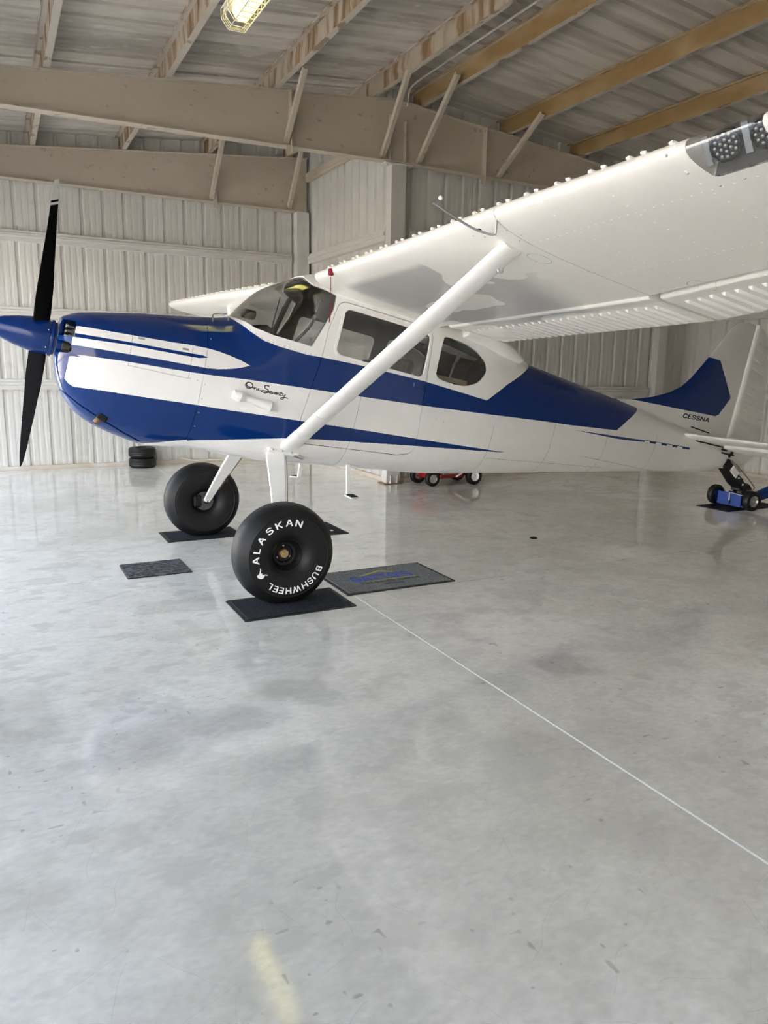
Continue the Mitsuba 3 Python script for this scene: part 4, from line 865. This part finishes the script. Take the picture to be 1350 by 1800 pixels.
n0, f0 = np.array([7.66, 5.50, .128]), np.array([7.70, 6.02, .128]); axd = (n0 - f0) / np.linalg.norm(n0 - f0)
wheel_at(D, n0, axd, .118, .085, 'grey_metal'); wheel_at(D, f0, axd, .118, .085, 'dolly_blue')
add(D + '__axle', tube([f0, n0], .012, 10), 'black_metal', True)
pn, pf = n0 - axd * .07, f0 + axd * .07
fr = np.array([-axd[1], axd[0], 0]); fr = fr if fr[0] < 0 else -fr
for (u0, u1) in ((.04, .48), (.54, .92)):
    a_, b_ = pf + (pn - pf) * u0 + fr * .05, pf + (pn - pf) * u1 + fr * .05
    add(D + '__tray_panel', bar(a_ + [0, 0, -.015], b_ + [0, 0, -.015], .02, .15), 'dolly_blue')
add(D + '__tray', cat([bar(pf + [.05, 0, -.08], pn + [.05, 0, -.08], .20, .02), bar(pf + [.15, 0, -.02], pn + [.15, 0, -.02], .02, .13)]), 'dolly_blue')
add(D + '__strap', bar(pf + (pn - pf) * .51 + fr * .066 + [0, 0, .07], pf + (pn - pf) * .51 + fr * .066 + [0, 0, -.03], .006, .02, (1, 0, 0)), 'letter_white')
add(D + '__rail', bar(pf + (pn - pf) * .55 + fr * .066 + [0, 0, .066], pn + fr * .066 + [0, 0, .055], .008, .010), 'grey_metal')
add(D + '__tow_bar', bar((7.80, 5.72, .09), (8.75, 5.46, .50), .05, .045), 'dolly_blue'); add(D + '__tow_bar', bar((8.0, 5.66, .125), (8.25, 5.60, .20), .075, .075), 'dolly_blue')
def floor_mat(key, x0, x1, y0, y1, mat, label, border=.025, rot=0.):
    thing(key, label, 'floor mat', 'mats lying on the hangar floor')
    parts = [(key + '__edge', extrude(sbox(x0, y0, x1, y1).buffer(-.01).buffer(.01), .006), 'rubber_edge')]
    parts.append((key + '__carpet', bx(x0 + border, x1 - border, y0 + border, y1 - border, .001, .011, .003), mat))
    for k_, m_, a_ in parts:
        if rot: m_.apply_transform(trimesh.transformations.rotation_matrix(rot, (0, 0, 1), ((x0 + x1) / 2, (y0 + y1) / 2, 0)))
        add(k_, m_, a_)
floor_mat('floor_mat', 1.27, 2.035, 4.265, 4.72, 'carpet', 'black speckled floor mat under the near wheel with white lettering')
floor_mat('floor_mat_001', 1.27, 1.96, 6.58, 7.02, 'carpet', 'black speckled floor mat under the far wheel without lettering')
floor_mat('floor_mat_002', 2.075, 2.965, 4.495, 5.075, 'grey_carpet', 'grey floor mat with blue and yellow shop lettering')
floor_mat('floor_mat_003', 2.05, 2.915, 6.29, 6.86, 'carpet', 'dark navy floor mat peeking out behind the near wheel')
floor_mat('floor_mat_004', .765, 1.24, 5.53, 5.95, 'worn_rubber', 'small worn grey rubber mat lying alone left of the wheels', .004)
floor_mat('floor_mat_005', 7.39, 8.35, 5.60, 6.04, 'black_matte', 'plain black mat under the tail dolly', .01)
def mat_text(txt, h, x, y, sx, mat, name):
    m = meshkit.text_mesh(txt, h, .0012, True); m.apply_translation(-m.bounds[0]); m.vertices[:, 0] *= sx / m.bounds[1][0]; m.apply_translation((x, y, .0108)); add('floor_mat_002__' + name, m, mat)
mat_text("GATTO'S", .13, 2.245, 4.735, .50, 'mat_blue', 'lettering'); mat_text('TIRE & AUTO SERVICE', .045, 2.27, 4.665, .49, 'ink', 'lettering'); mat_text('Milton', .042, 2.44, 4.60, .14, 'ink', 'lettering')
add('floor_mat_002__roof_line', extrude(unary_union([LineString([(2.36, 4.88), (2.55, 4.955), (2.63, 4.90)]).buffer(.010), LineString([(2.33, 4.722), (2.76, 4.722)]).buffer(.006)]), .0014).apply_translation((0, 0, .0106)), 'mat_yellow')
add('floor_mat_003__label', bx(2.78, 2.81, 6.42, 6.46, .0105, .0118), 'letter_white')
thing('floor_drain', 'small dark round floor plug right of the grey lettered mat', 'floor plug')
add('floor_drain', lathe([(0, 0), (.034, 0), (.036, .004), (.030, .009), (0, .009)], 24).apply_translation((4.44, 5.42, 0)), 'black_metal', 30)
def spare(key, z, label):
    thing(key, label, 'tire', 'spare tires stacked by the back wall')
    R_, w = .205, .155; pf_ = [(.10, w * .40), (.125, w * .48), (.165, w * .5), (.192, w * .42), (.203, w * .25), (.199, w * .1), (.203, w * .06), (.203, -w * .06), (.199, -w * .1), (.203, -w * .25), (.192, -w * .42), (.165, -w * .5), (.125, -w * .48), (.10, -w * .40), (.092, 0), (.10, w * .40)]
    t = lathe(pf_, 48); t.apply_translation((1.94, 11.80, z)); add(key + '__tread_ring', t, 'rubber', 30)
    add(key + '__bead_ring', trimesh.creation.torus(.105, .008, 40, 8).apply_translation((1.94, 11.80, z + w * .38)), 'rubber_edge', True)
spare('spare_tire', .0775, 'lower of the two black spare tires stacked by the back wall'); spare('spare_tire_001', .232, 'upper of the two black spare tires stacked by the back wall')
C = 'utility_cart'
thing(C, 'red four-wheeled cart standing beside the right wall, half hidden under the fuselage', 'cart')
for c, R_, w, mt in (((5.17, 8.50, .105), .105, .08, 'chrome'), ((5.14, 8.84, .115), .115, .08, 'chrome'), ((5.80, 8.44, .118), .118, .10, 'letter_white'), ((5.80, 8.86, .118), .118, .10, 'letter_white')):
    k = wheel_at(C, c, (0, -1, 0), R_, w, mt)
add(C + '__front_axle', bx(5.12, 5.20, 8.5, 8.84, .10, .14, .01), 'red_paint'); add(C + '__rear_axle', bx(5.77, 5.83, 8.45, 8.86, .10, .14, .01), 'black_metal')
add(C + '__frame', bx(5.10, 5.92, 8.53, 8.80, .13, .21, .015), 'red_paint'); add(C + '__side_rail', bx(5.28, 5.66, 8.47, 8.53, .105, .16, .01), 'red_paint')
add(C + '__footboard', bx(5.30, 5.58, 8.44, 8.86, .16, .18, .005), 'grey_metal')
q = bar((5.52, 8.45, .12), (5.67, 8.45, .20), .012, .02); add(C + '__link_rod', q, 'letter_white')
q = trimesh.convex.convex_hull(np.array([(5.05, y, z) for y in (8.55, 8.78) for z in (.2, .40)] + [(5.34, y, z) for y in (8.55, 8.78) for z in (.2, .44)])); add(C + '__hood', q, 'red_paint'); add(C + '__seat', bx(5.62, 5.88, 8.54, 8.78, .32, .38, .02), 'black_matte'); add(C + '__seat_post', bx(5.70, 5.80, 8.6, 8.72, .2, .32, .01), 'red_paint')
# streamer and bag
B = W([[1.59, -.75, .80]])[0]
thing('red_streamer', 'thin red warning streamer dangling in front of the door post from the wing root', 'streamer')
s0 = W([[1.60, -.74, low_t(1.62, .74) + .012]])[0]; L_ = [s0, s0 + [0, 0, -.12], s0 + [.004, 0, -.20], s0 + [-.004, -.004, -.27], s0 + [.0, 0, -.32]]
add('red_streamer__cord', tube(bend(L_[:3], 4), .0022, 6), 'red_cloth', True); add('red_streamer__ribbon', cat([bar(L_[2], L_[3], .003, .009, (1, 0, 0)), bar(L_[3], L_[4] + [-.012, 0, -.02], .003, .008, (1, 0, 0))]), 'red_cloth')
add('red_streamer__plug', bx(-.016, .016, -.016, .016, -.025, .020, .004).apply_translation(s0), 'red_cloth')
thing('canvas_bag', 'beige canvas bag with a dark printed mark behind the rear side window', 'bag')
pts = np.array([(s, y, t) for s in (2.78, 3.08) for y in (-.40, -.22) for t in (-.04, .40)]) + RNG.normal(0, .012, (8, 3)); add('canvas_bag__body', body(trimesh.convex.convex_hull(pts)), 'bag_cloth')
add('canvas_bag__strap', body(tube(bend([(2.98, -.34, .40), (2.985, -.35, .50), (3.01, -.35, .62), (3.03, -.34, .64), (3.03, -.34, .58), (2.99, -.33, .52)], 5), .008, 6)), 'grey_metal', True)
add('canvas_bag__print', body(cat([bar((2.97, -.418, .37), (3.06, -.418, .345), .004, .012), bar((2.98, -.418, .34), (3.05, -.418, .375), .004, .012)])), 'ink')
